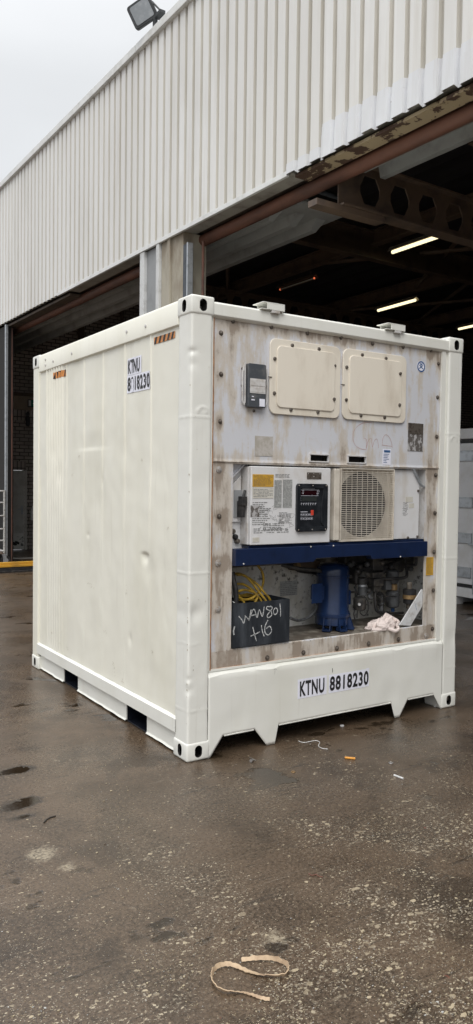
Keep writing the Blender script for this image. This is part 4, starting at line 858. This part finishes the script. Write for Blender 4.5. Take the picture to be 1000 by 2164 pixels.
cplate('paper_label', 'paper', 534, 1136, 548, 1145)
# display
x0, z1 = cp_(620, 1022); x1, z0 = cp_(684, 1122); x0, x1, z0, z1 = .822, 1.088, 1.422, 1.748
bz = MB().prism(rrect(x0, x1, z0, z1, .022), 1, -.012, CY-.0002, holes=[rrect(x0+.03, x1-.024, z0+.032, z1-.03, .006)[::-1]]).build('display_bezel', 'bezel', CB, bevel=.003)
ix0, ix1, iz0, iz1 = x0+.028, x1-.022, z0+.03, z1-.028
MB().box(ix0, ix1, CY-.0075, CY-.0015, iz0, iz1).build('display_back', 'bezel', bz)
MB().prism([(ix1-.001, iz0), (ix1-.001, iz1), (ix1-.012, iz1), (ix1-.032, 1.60), (ix1-.032, iz0+.03)], 1, -.010, .0).build('display_cheek', 'bezel', bz, bevel=.002)
dy = CY-.0077
MB().box(ix0+.006, ix0+.16, dy-.001, dy, 1.672, 1.702).build('screen_window', 'redlcd', bz); MB().box(ix0+.022, ix0+.15, dy-.001, dy, 1.630, 1.658).build('screen_window', 'screen', bz)
tx = MB(); tx.box(ix0+.004, ix0+.17, dy-.0015, dy, 1.7045, 1.706).box(ix0+.004, ix0+.165, dy-.0015, dy, 1.6655, 1.667)
text_mb('CF', .020, .011, lambda a, b: (ix0+.150+a, dy-.002, 1.690+b), 0, tx); text_mb('SP', .018, .010, lambda a, b: (ix0+.146+a, dy-.002, 1.675+b), 0, tx)
for k in range(3): tx.box(ix0+.020, ix0+.036, dy-.0015, dy, 1.698-k*.009, 1.700-k*.009); tx.box(ix0+.002, ix0+.012, dy-.0015, dy, 1.655-k*.011, 1.658-k*.011)
for k in range(9): tx.box(ix0+.025+k*.012, ix0+.033+k*.012, dy-.0015, dy, 1.7105, 1.713)
for k in range(7): tx.box(ix0+.012+k*.020, ix0+.024+k*.020, dy-.0015, dy, 1.614, 1.6165).box(ix0+.014+k*.020, ix0+.016+k*.020, dy-.0015, dy, 1.602, 1.612)
for k in range(5):
    for r_ in range(2):
        a = ix0+.006+k*.023; b = 1.530-r_*.026; stroke(tx, [(a, b), (a+.018, b), (a+.018, b+.015), (a, b+.015), (a, b)], .0014, lambda p, q: (p, dy-.0012, q)); tx.box(a+.006, a+.012, dy-.0015, dy, b+.005, b+.010)
tx.box(ix0+.004, ix0+.07, dy-.0015, dy, 1.555, 1.558); tx.build('display_print', 'white_lab', bz, smooth=False, fix=False)
MB().box(ix0+.098, ix0+.122, dy-.004, dy, 1.532, 1.568).build('red_button', 'red', bz, bevel=.002)
for q, w in ((.015, .012), (.133, .012), (.25, .012)):
    for zz in (z0+.014, z1-.012): MB().lathe([(.005, 0), (.004, .002)], (x0+q, -.012, zz), 8, axis=(0, -1, 0)).build('screw', 'bolt_pale', bz)
# fan box
FB = MB().box(1.15, 1.225, .07, .112, 1.342, 1.86).build('fan_housing', 'ctledge', RE, bevel=.004)
MB().box(1.172, 1.222, .018, .068, 1.352, 1.856).build('fan_side_post', 'fanbeige', FB, bevel=.006)
fx0, fx1, fz0, fz1 = 1.236, 1.742, 1.350, 1.856; fcx, fcz, frr = 1.468, 1.604, .236
circ = [(fcx+frr*math.cos(2*math.pi*k/40), fcz+frr*math.sin(2*math.pi*k/40)) for k in range(40)]
MB().prism(rectp(fx0, fx1, fz0, fz1), 1, .062, .068, holes=[circ[::-1]]).build('fan_shroud', 'fanbeige', FB, smooth=False)
MB().lathe([(frr, 0), (frr, .045)], (fcx, .068, fcz), 40, axis=(0, 1, 0)).build('fan_throat', 'hole', FB)
bl_ = MB().lathe([(.05, 0), (.05, .02), (.03, .03)], (fcx, .108, fcz), 20, axis=(0, -1, 0))
for k in range(6):
    a = k*math.pi/3; vs = []
    for r_, w in ((.045, .03), (.19, .07)):
        for s_, yy in ((-1, .105), (1, .088)): an = a+s_*w/r_*.5; vs.append((fcx+r_*math.cos(an), yy, fcz+r_*math.sin(an)))
    bl_.add(vs, [(0, 1, 3, 2)])
bl_.build('fan_blade', 'rubber', FB, smooth=False)
gr = MB()
for k in range(11):
    x = fx0+.006+(fx1-fx0-.012)*k/10; gr.box(x-.0022, x+.0022, .0270, .029, fz0, fz1)
for k in range(38):
    z = fz0+.004+(fz1-fz0-.008)*k/37; gr.box(fx0, fx1,   .0235, .0265, z-.0019, z+.0019)
gr.box(fx0-.006, fx0, .016, .062, fz0, fz1).box(fx1, fx1+.006, .016, .062, fz0, fz1).box(fx0-.006, fx1+.006, .018, .062, fz1, fz1+.007).box(fx0-.006, fx1+.006, .018, .062, fz0-.008, fz0)
gr.build('fan_grille', 'fanbeige', FB, smooth=False)
# right white cover with cut corner
RP = MB().prism([(1.755, 1.342), (2.045, 1.342), (2.045, 1.75), (1.965, 1.862), (1.755, 1.862)], 1, .052, .110).build('side_cover', 'ctlwhite', RE, bevel=.004)
MB().prism([(1.972, 1.868), (1.955, 1.868), (2.048, 1.742), (2.085, 1.730), (2.085, 1.742), (2.056, 1.752)], 1, .03, .052).build('cover_strip', 'galv', RP, bevel=.002)
for x, z in ((2.03, 1.705), (2.03, 1.355), (1.93, 1.35)): MB().lathe([(.011, 0), (.009, .008)], (x, .052, z), 8, axis=(0, -1, 0)).build('bolt', 'bolt', RP)
lg = MB(); random.seed(5)
for k in range(12): b = 1.52+.0085*k; stroke(lg, [(1.868+random.uniform(0, .01), b), (1.885, b+random.uniform(-.004, .006)), (1.90, b-random.uniform(0, .006)), (1.93-random.uniform(0, .02), b+.004)], .003, lambda a, c: (a, .0512, c))
lg.build('faded_print', 'ink', RP, smooth=False, fix=False); MB().box(1.90, 1.975, .0505, .0518, 1.62, 1.66).box(1.935, 1.99, .0505, .0518, 1.575, 1.61).build('sticker_residue', 'paper', RP)
# blue beam
BB = MB().prism([(.338, 1.212), (.975, 1.212), (1.0, 1.236), (1.50, 1.236), (1.52, 1.208), (2.086, 1.208), (2.086, 1.322), (.338, 1.322)], 1, -.006, .055).build('blue_beam', 'navy', RE, bevel=.004)
MB().box(.46, 2.07, .03, .11, 1.323, 1.337).build('beam_flange', 'navy', BB); MB().box(.35, 2.2, .06, .30, 1.24, 1.31).build('bay_floor', 'hole', RE)
for x, z in ((.40, 1.225), (.95, 1.318), (1.15, 1.318), (1.8, 1.215)): MB().lathe([(.006, 0), (.004, .004)], (x, -.006, z), 8, axis=(0, -1, 0)).build('rivet', 'ctledge', BB)
# cavity
cv = MB().box(.30, 2.32, .52, .53, .62, 1.34).box(.325, .333, .038, .52, .62, 1.34).box(2.30, 2.31, .10, .52, .62, 1.34)
cv.build('cavity_lining', 'cav', RE)
MB().add([(2.092, .036, .66), (2.30, .12, .66), (2.30, .12, 1.34), (2.092, .036, 1.34)], [(0, 1, 2, 3)]).build('cavity_lining', 'cav', RE, solid=.006)
MB().box(.325, 2.31, .5, .519, 1.14, 1.17).build('lining_trim', 'cavfloor', RE)
fg = grid_mb(lin(.326, 2.30, 80), lin(.034, .52, 20), lambda x, y: (x, y, .666+.005*noise.noise(Vector((x*8, y*8, 0))))); fg.build('cavity_floor', 'cavfloor', RE, fix=False)
x0, z1 = fp(592, 1229, .518); x1, z0 = fp(628, 1257, .518); pl_ = MB().box(x0, x1, .5165, .5185, z0, z1).build('paper_label', 'greylab', RE); lines(x0+.003, x1-.003, z0, z1, 8, 'ink', .516, pl_)
# compressor
cx, cy = 1.395, .285
CO = MB().lathe([(.11, .0), (.128, .01), (.128, .10), (.122, .112), (.122, .36), (.127, .362), (.127, .372), (.123, .374), (.123, .405), (.117, .43), (.098, .45), (.06, .462), (.02, .465)], (cx, cy, .70), 40).build('compressor', 'dkblue', RE)
bs = MB().lathe([(.134, 0), (.136, .01), (.136, .024), (.126, .028)], (cx, cy, .765), 36)
for a in (215, 262, 312, 350, 20):
    an = math.radians(a); c_, s_ = math.cos(an), math.sin(an)
    def rot(r_, t, z): return (cx+c_*r_-s_*t, cy+s_*r_+c_*t, z)
    for t in (-.028, .022): bs.add([rot(.10, t, .672), rot(.165, t, .672), rot(.125, t, .785), rot(.10, t, .785), rot(.10, t+.006, .672), rot(.165, t+.006, .672), rot(.125, t+.006, .785), rot(.10, t+.006, .785)], [(0, 1, 2, 3), (7, 6, 5, 4), (0, 4, 5, 1), (1, 5, 6, 2), (2, 6, 7, 3), (3, 7, 4, 0)])
    bs.add([rot(.10, -.03, .674), rot(.168, -.03, .674), rot(.168, .03, .674), rot(.10, .03, .674), rot(.10, -.03, .684), rot(.168, -.03, .684), rot(.168, .03, .684), rot(.10, .03, .684)], [(0, 1, 2, 3), (4, 5, 6, 7), (0, 1, 5, 4), (1, 2, 6, 5), (2, 3, 7, 6)])
bs.build('compressor_foot', 'dkblue', CO)
jx, jz = fp(672, 1254, .20)
MB().box(jx-.075, jx+.025, .175, .183, jz-.068, jz+.075).box(jx-.02, jx+.05, .184, .26, jz-.05, jz+.055).build('terminal_box', 'dkblue', CO, bevel=.008)
MB().box(cx+.10, cx+.16, cy-.03, cy+.03, .84, .95).build('terminal_box', 'dkblue', CO, bevel=.006)
for z in (1.06, .83): MB().lathe([(.006, 0), (.004, .006)], (cx-.05, cy-.101, z), 8, axis=(0, -1, 0)).build('screw', 'bolt', CO)
MB().tube(catmull([(cx-.10, cy, 1.10), (cx-.2, cy-.02, 1.12), (cx-.3, cy, 1.13), (cx-.42, cy+.08, 1.16)]), .015, 10).build('suction_pipe', 'pipe', CO)
# pipework
def V(u, v, y): q = P(u, v, 1, y); return (q.x, q.y, q.z)
def C8(a, b, y): return V(720+a/5, 1170+b/5, y)
def tubeo(name, pts, r, mat, n=8):
    r = r*1.35 if name != 'suction_pipe' else r
    return MB().tube(catmull(pts, 6), r, n).build(name, mat, RE)
def vcyl(name, a, b0, b1, y, r, mat, dome=False):
    r *= 1.3; p0 = Vector(C8(a, b1, y)); p1 = Vector(C8(a, b0, y)); h = p1.z-p0.z; p = Vector((p0.x, y, p0.z))
    pr = [(r*.5, 0), (r*.85, h*.06), (r, h*.15), (r, h*.88), (r*.85, h*.95), (r*.4, h)] if dome else [(r*.9, 0), (r, .004), (r, h-.004), (r*.9, h)]
    return MB().lathe(pr, p, 20).build(name, mat, RE)
vcyl('filter_drier', 545, 385, 572, .30, .042, 'greypipe', True); vcyl('filter_band', 555, 320, 384, .30, .026, 'copper'); vcyl('receiver', 545, 170, 318, .30, .04, 'greypipe', True)
vcyl('service_valve', 228, 320, 350, .27, .026, 'galv'); vcyl('service_valve', 232, 352, 440, .27, .028, 'greypipe'); vcyl('service_valve', 225, 255, 322, .27, .03, 'pipe'); vcyl('service_valve', 200, 455, 600, .26, .038, 'pipe', True)
vcyl('accumulator', 728, 370, 440, .16, .040, 'rubber', True); vcyl('accumulator_band', 728, 432, 478, .16, .042, 'copper'); vcyl('accumulator', 728, 470, 530, .16, .038, 'rubber', True); vcyl('accumulator_neck', 725, 300, 375, .16, .016, 'cavfloor'); vcyl('accumulator_neck', 722, 525, 580, .16, .018, 'cavfloor')
q = C8(195, 535, .215); MB().lathe([(.012, 0), (.010, .01)], q, 12, axis=(-.4, -1, 0)).build('sight_glass', 'wplastic', RE)
q = C8(360, 262, .27)
MB().box(q[0]-.05, q[0]+.05, .22, .33, q[2]-.055, q[2]+.005).box(q[0]-.055, q[0]+.06, .23, .33, q[2]+.008, q[2]+.05).box(q[0]-.03, q[0]+.03, .24, .32, q[2]-.10, q[2]-.055).build('valve_block', 'pipe', RE, bevel=.006)
q = C8(495, 330, .26); MB().box(q[0]-.03, q[0]+.03, .24, .30, q[2]-.04, q[2]+.04).build('solenoid', 'greypipe', RE, bevel=.008)
q = C8(360, 120, .30); MB().box(q[0]-.05, q[0]+.06, .26, .40, q[2]-.04, q[2]+.10).build('valve_block', 'pipe', RE, bevel=.008)
q = C8(700, 80, .30); MB().box(q[0]-.06, q[0]+.04, .26, .40, q[2]-.05, q[2]+.05).build('valve_block', 'pipe', RE, bevel=.008)
tubeo('refrigerant_pipe', [C8(230, 260, .27), C8(235, 225, .28), C8(280, 215, .30), C8(330, 230, .30)], .026, 'pipe', 12)
tubeo('refrigerant_pipe', [C8(60, 240, .34), C8(120, 245, .33), C8(180, 235, .30), C8(260, 250, .30)], .010, 'pipe')
tubeo('refrigerant_pipe', [C8(430, 270, .26), C8(520, 265, .22), C8(620, 262, .2), C8(690, 245, .2), C8(700, 200, .22), C8(690, 100, .25)], .009, 'rubber')
tubeo('refrigerant_pipe', [C8(690, 122, .2), C8(770, 122, .14), C8(795, 110, .12), C8(798, 40, .12)], .008, 'rubber')
tubeo('refrigerant_pipe', [C8(430, 430, .3), C8(430, 640, .28)], .011, 'greypipe')
tubeo('refrigerant_pipe', [C8(370, 350, .28), C8(362, 450, .25), C8(372, 580, .24), C8(400, 615, .24), C8(470, 620, .24), C8(560, 628, .26), C8(660, 625, .26)], .008, 'rubber')
tubeo('refrigerant_pipe', [C8(550, 570, .30), C8(552, 620, .30)], .010, 'blueink')
tubeo('refrigerant_pipe', [C8(330, 470, .24), C8(310, 465, .24), C8(302, 440, .25), C8(330, 400, .28)], .010, 'greypipe')
tubeo('refrigerant_pipe', [C8(605, 150, .40), C8(605, 560, .40)], .006, 'ctledge')
tubeo('wiring', [C8(240, 440, .24), C8(285, 500, .22), C8(290, 600, .22), C8(250, 655, .22), C8(205, 620, .22), C8(240, 580, .22)], .0035, 'rubber', 6)
tubeo('wiring', [C8(150, 590, .24), C8(140, 640, .24), C8(150, 690, .24)], .004, 'rubber', 6); tubeo('wiring', [C8(180, 590, .24), C8(172, 680, .24)], .004, 'rubber', 6)
tubeo('wiring', [C8(380, 445, .25), C8(480, 450, .24), C8(590, 452, .24)], .003, 'rubber', 6); tubeo('wiring', [C8(400, 545, .28), C8(455, 530, .28), C8(450, 430, .28), C8(390, 430, .28)], .005, 'rubber', 6)
tubeo('wiring', [C8(90, 410, .3), C8(160, 405, .28), C8(200, 430, .27)], .007, 'rubber', 6); tubeo('wiring', [C8(430, 150, .3), C8(520, 120, .28), C8(620, 80, .26), C8(660, 40, .26)], .012, 'rubber', 6)
tubeo('wiring', [C8(100, 170, .36), C8(160, 130, .34), C8(220, 190, .33), C8(300, 150, .33)], .012, 'pipe', 8); tubeo('wiring', [C8(440, 200, .30), C8(500, 150, .30), C8(600, 200, .3)], .012, 'rubber', 8)
for k in range(7): a = C8(random.uniform(90, 330), random.uniform(110, 210), .36); MB().lathe([(.02, 0), (.028, .02), (.02, .05)], a, 10, axis=(random.uniform(-1, 1), -1, .4)).build('pipe_fitting', random.choice(['pipe', 'rubber', 'greypipe']), RE)
tubeo('wiring', [V(614, 1306, .14), V(630, 1311, .2), V(650, 1306, .25), V(664, 1292, .26), V(668, 1280, .27)], .008, 'greypipe')
tubeo('wiring', [V(612, 1190, .4), V(630, 1205, .42), V(660, 1210, .42), V(690, 1215, .42)], .010, 'rubber')
MB().lathe([(.025, 0), (.03, .02), (.02, .04)], V(625, 1197, .40), 12, axis=(0, -1, .3)).build('pipe_fitting', 'copper', RE)
q = V(660, 1196, .40); MB().box(q[0]-.16, q[0]+.1, .42, .5, q[2]-.03, q[2]+.03).build('pipe_fitting', 'dsteel', RE, bevel=.01)
MB().box(1.58, 2.22, .36, .46, 1.13, 1.20).build('added_dark_block', 'rubber', RE, bevel=.02); MB().box(1.62, 1.80, .28, .44, .98, 1.12).build('valve_block', 'rubber', RE, bevel=.02); MB().box(1.93, 2.16, .30, .42, 1.05, 1.16).build('valve_block', 'pipe', RE, bevel=.02)  # plain dark blocks added to blacken the space under the beam
random.seed(9)
for k in range(9):
    x = random.uniform(1.55, 2.2); z = random.uniform(.80, 1.12); y = random.uniform(.30, .44); dx = random.uniform(-.14, .14); dz = random.uniform(-.14, .10)
    MB().tube(catmull([(x, y, z+.1), (x, y, z), (x+dx*.5, y-.02, z+dz*.5), (x+dx, y+.02, z+dz)], 6), random.choice((.006, .009, .013, .018)), 8).build('refrigerant_pipe', random.choice(('pipe', 'rubber', 'rubber', 'greypipe')), RE)
for k in range(14):
    MB().lathe([(.012, 0), (.020, .01), (.020, .03), (.012, .04)], (random.uniform(1.58, 2.15), random.uniform(.24, .34), random.uniform(.92, 1.16)), 8, axis=(random.uniform(-1, 1), -1, random.uniform(-1, 1))).build('pipe_fitting', random.choice(('pipe', 'rubber', 'greypipe')), RE)
# white strut
def U(a, b, y=.05): q = V(650+a*.28, 1170+b*.28, y); return (q[0], q[2])
MB().prism([U(690, 540), U(775, 545), U(880, 370), U(880, 275), U(858, 268)], 1, .045, .055).build('strut', 'strut', RE, bevel=.003)
hand('pen_mark', 'blueink', [[U(815, 375), U(812, 395), U(820, 425)]], lambda a, b: (a, .0435, b), .003)
# ================================================================ loose things in the bay
bxx = thing('black_storage_box', 'open black metal box with WAN801 +16 chalked on its front', 'box', (.342, .020, .679))
w, dp, h = .455, .235, .288
MB().box(0, w, 0, .004, 0, h).box(0, w, dp-.004, dp, 0, h).box(0, .004, .004, dp-.004, 0, h).box(w-.004, w, .004, dp-.004, 0, h).box(.004, w-.004, .004, dp-.004, 0, .005).build('box_shell', 'boxblk', bxx)
def c5(a, b): x, z = fp(440+a*.26, 1170+b*.26, .02); return (x-.342, z-.679)
S_ = [[(248, 508), (275, 540), (288, 566), (300, 520), (300, 500)], [(300, 505), (325, 530), (330, 538), (350, 455)], [(330, 545), (370, 450), (395, 520)], [(345, 505), (385, 495)], [(400, 520), (415, 455), (440, 510), (455, 430)], [(505, 432), (480, 430), (475, 450), (510, 470), (515, 500), (490, 520), (480, 500), (520, 445), (505, 425)], [(545, 440), (530, 465), (540, 495), (560, 480), (562, 450), (545, 440)], [(582, 405), (588, 460), (588, 510)],
      [(345, 670), (380, 655), (420, 635)], [(362, 595), (375, 650), (392, 710)], [(432, 580), (440, 630), (455, 672)], [(485, 540), (462, 590), (462, 640), (490, 660), (515, 625), (500, 590), (470, 610)]]
hand('chalk_writing', 'chalk', [[c5(*p) for p in s] for s in S_], lambda a, b: (a, -.0012, b), .0075, bxx)
stroke_m = MB(); stroke(stroke_m, [c5(215, 590), c5(205, 630), c5(210, 660)], .012, lambda a, b: (a, -.0012, b)); stroke(stroke_m, [c5(198, 388), c5(215, 398)], .006, lambda a, b: (a, -.0012, b)); stroke_m.build('chipped_paint', 'chalk', bxx, smooth=False, fix=False)
def K(a, b, y): return V(440+a*.26, 1170+b*.26, y)
cbs = MB()
for pts, ys in (([(205, 165), (260, 165), (330, 200), (400, 250), (450, 310), (500, 370), (505, 420)], .12), ([(235, 170), (300, 180), (360, 240), (420, 320), (470, 385), (475, 430)], .10), ([(225, 250), (280, 248), (340, 280), (390, 330), (430, 375), (440, 430)], .13),
                ([(235, 310), (300, 295), (370, 315), (400, 345), (380, 400)], .11), ([(245, 335), (310, 345), (380, 335), (430, 290), (450, 220), (440, 150), (405, 95), (400, 60)], .15), ([(235, 320), (260, 365), (290, 395), (300, 440)], .08), ([(255, 350), (320, 330), (380, 350), (410, 400)], .16), ([(245, 355), (300, 375), (360, 360), (395, 330)], .09), ([(255, 375), (320, 372), (380, 380), (420, 410)], .14)):
    cbs.tube(catmull([K(a, b, ys+.02*math.sin(i)) for i, (a, b) in enumerate(pts)], 8), .0085, 8)
o = cbs.build('yellow_cable', 'cable'); tag(o, 'coiled yellow power cable heaped in the open black box', 'cable')
o = MB().tube(catmull([K(196, 150, .10), K(205, 210, .09), K(222, 280, .08), K(228, 350, .08), K(226, 420, .08)], 8), .017, 10).build('black_hose', 'rubber'); tag(o, 'short thick black hose standing at the left end of the black box', 'hose')
# rag
rg = bmesh.new(); bmesh.ops.create_icosphere(rg, subdivisions=5, radius=1)
for v in rg.verts:
    c = v.co.copy(); a = math.atan2(c.y, c.x); r_ = 1+.16*math.sin(3*a+1)+.10*math.sin(5*a)
    hgt = .040+.028*math.exp(-((c.x-.45)/.35)**2)
    p = Vector((c.x*.125*r_, c.y*.062*r_, max(c.z, -.35)*hgt)); nn = noise.noise(c*2.2)*.014+abs(noise.noise(c*4.5))*.012-.006*abs(noise.noise(c*9))
    v.co = p+Vector((c.x, c.y, c.z*1.2 if c.z > -.3 else 0))*nn
me = bpy.data.meshes.new('rag'); rg.to_mesh(me); rg.free(); me.materials.append(M['rag']); me.polygons.foreach_set('use_smooth', [True]*len(me.polygons))
o = put(bpy.data.objects.new('cleaning_rag', me)); q = P(803, 1326, 2, .676); o.location = (q.x+.02, max(q.y, .09), .686); o.rotation_euler = (0, 0, .1); o.scale = (1.12, 1.1, 1.25); tag(o, 'crumpled dirty pink and white rag on the ledge beside the white strut', 'rag')
ro = o; rim = MB(); rim.tube(catmull([(-.14, -.03, -.004), (-.09, -.055, -.008), (-.02, -.062, -.006), (.03, -.095, -.02), (.07, -.085, -.01), (.10, -.045, 0), (.15, -.02, .012), (.14, .02, .03), (.10, .03, .05), (.06, .02, .062)], 8), .0105, 8); rim.build('rag_hem', 'rag', ro)
# ================================================================ litter on the yard
def gp(u, v, z=0): return P(u, v, 2, z)
# strap
zz = lambda a, b: (400+a*.26, 1990+b*.26)
sp_ = [(425, 165), (480, 160), (540, 155), (620, 155), (680, 160), (740, 178), (790, 205), (805, 240), (785, 285), (730, 298), (640, 292), (580, 285), (510, 262), (450, 240), (400, 222), (350, 207), (300, 203), (250, 215), (205, 245), (185, 290), (185, 330), (200, 365), (235, 400), (290, 423), (350, 425), (420, 424), (470, 432), (520, 445), (560, 465), (600, 478), (655, 490)]
cpts = catmull([gp(*zz(a, b)) for a, b in sp_], 5); mb = MB(); vs = []; m_ = len(cpts)
for i, p in enumerate(cpts):
    t = (cpts[min(i+1, m_-1)]-cpts[max(i-1, 0)]).normalized(); nrm = Vector((-t.y, t.x, 0)); tw = 1.25*math.sin(i*.045+.3); hw = .0078+.0008*math.sin(i*.9); c_j = .0012*math.sin(i*1.7)
    if i > m_-30: hw = .0055
    d = nrm*math.cos(tw)*hw+Vector((0, 0, 1))*math.sin(tw)*hw; c = p+nrm*c_j+Vector((0, 0, .004+abs(math.sin(tw))*hw+.0012*abs(math.sin(i*.6)))); th = (nrm*math.sin(tw)-Vector((0, 0, 1))*math.cos(tw))*.0015
    vs += [c+d+th, c-d+th, c-d-th, c+d-th]
mb.add(vs, [[4*i+k, 4*i+(k+1) % 4, 4*i+4+(k+1) % 4, 4*i+4+k] for i in range(m_-1) for k in range(4)]+[[0, 1, 2, 3], [4*m_-4, 4*m_-3, 4*m_-2, 4*m_-1]])
o = mb.build('tan_strap', 'wstrap'); tag(o, 'tan webbing strap lying in an S curve on the wet ground', 'strap')
q = gp(565, 1612); 
bo = thing('loose_bolt', 'steel hex bolt lying on the wet ground in front of the container corner', 'bolt', gp(530, 1612), .5)
MB().lathe([(.010, 0), (.011, .002), (.011, .010), (.009, .011)], (0, 0, .011), 6, axis=(1, 0, 0)).build('bolt_head', 'steel', bo); MB().tube([(.010, 0, .0105), (.036, 0, .006)], .0058, 10).build('bolt_shank', 'steel', bo)
o = MB().tube([gp(527, 1600, .003), gp(541, 1607, .003)], .0022, 6).build('loose_screw', 'steel'); tag(o, 'thin bright screw just behind the loose bolt', 'screw')
o = MB().tube([gp(729, 1601, .007), gp(751, 1603, .007)], .007, 12).build('orange_tube', 'otube'); tag(o, 'short bright orange plastic tube on the wet ground', 'tube')
def ringo(u, v, R, r, mat, name, label):
    c = gp(u, v, r); o = MB().tube([c+Vector((R*math.cos(a), R*math.sin(a), 0)) for a in (2*math.pi*k/24 for k in range(25))], r, 6).build(name, mat); return tag(o, label, 'washer')
ringo(826, 1612, .0125, .0028, 'steel', 'steel_washer', 'steel ring washer right of the orange tube'); ringo(620, 1631, .0115, .0022, 'copper', 'brass_ring', 'small brass coloured ring left of the orange tube')
o = MB().tube([gp(833, 1638, .005), gp(852, 1645, .005)], .006, 8).build('white_stub', 'wplastic'); tag(o, 'white cigarette-like stub on the ground below the steel washer', 'stub')
c = gp(723, 1535); o = MB().lathe([(.014, 0), (.016, .003), (.016, .008), (.010, .011)], c, 18).build('bottle_cap', 'wplastic'); tag(o, 'round white cap lying under the front edge of the container', 'cap')
o = MB().tube(catmull([gp(a, b, .003) for a, b in ((631, 1566), (642, 1569), (655, 1567), (668, 1565), (676, 1569), (673, 1576), (680, 1581), (693, 1583))], 6), .0022, 6).build('white_string', 'wplastic'); tag(o, 'curled white string in front of the container legs', 'string')
o = MB().tube(catmull([gp(a, b, .004) for a, b in ((93, 1738), (100, 1731), (108, 1727), (118, 1724))], 5), .0035, 6).build('dark_twig', 'twig'); tag(o, 'short dark twig on the ground at left', 'twig')
o = MB().box(0, .03, 0, .018, .001, .008).box(.022, .045, .01, .03, .001, .012).build('plastic_scrap', 'wplastic', bevel=.003); o.location = (2.27, .05, 0); tag(o, 'small white plastic scrap beside the right container foot', 'scrap')
o = MB().tube(catmull([gp(a, b, .003) for a, b in ((652, 1846), (660, 1850), (668, 1848), (674, 1852), (682, 1853))], 4), [.0012+.0022*abs(math.sin(i*1.3)) for i in range(17)], 6).build('orange_scrap', 'rust'); tag(o, 'shredded orange scrap in the middle of the wet ground', 'scrap')
# paint flakes and grit that nobody could count
random.seed(21); gt = MB(); nrm = [0]
for k in range(19000):
    u = random.uniform(-60, 1060); v = 1490+(random.random()**.8)*760
    dens = noise.noise(Vector((u*.006, v*.008, 4)))+.35*((u/1000)+(v-1500)/700)-.25
    if random.random() > .06+max(0, dens)*1.3: continue
    c = gp(u, v, .0012)
    if 0 < c.x < Wd and 0 < c.y < Ln: continue
    s = random.choice((.001, .0012, .0015, .0018, .0024, .0032, .006 if dens > .35 and random.random() < .25 else .002)); a0 = random.uniform(0, 6.3); n = random.choice((4, 5, 6, 7)); st_ = random.uniform(.25, .9)
    gt.mat(0 if random.random() < .8 else random.choice((1, 2)))
    top = [(c.x+s*math.cos(a0+6.283*i/n)*random.uniform(.35, 1.3), c.y+s*st_*math.sin(a0+6.283*i/n)*random.uniform(.6, 1.2)) for i in range(n)]
    z = min(.003, s*.35); gt.add([(x, y, z+random.uniform(0, .001)) for x, y in top]+[(x, y, .0003) for x, y in top], [list(range(n))]+[[i, (i+1) % n, (i+1) % n+n, i+n] for i in range(n)])
M['flake'] = worn('pale_flake', (.46, .39, .26), (.24, .20, .14), 40, .4, .65, .6); M['flake2'] = worn('grey_flake', (.46, .46, .44), (.30, .30, .29), 40, rough=.5)
o = gt.build('paint_flakes', ['flake', 'flake2', 'brown'], smooth=False); tag(o, 'pale paint flakes and grit scattered over the wet yard', 'debris', kind='stuff')
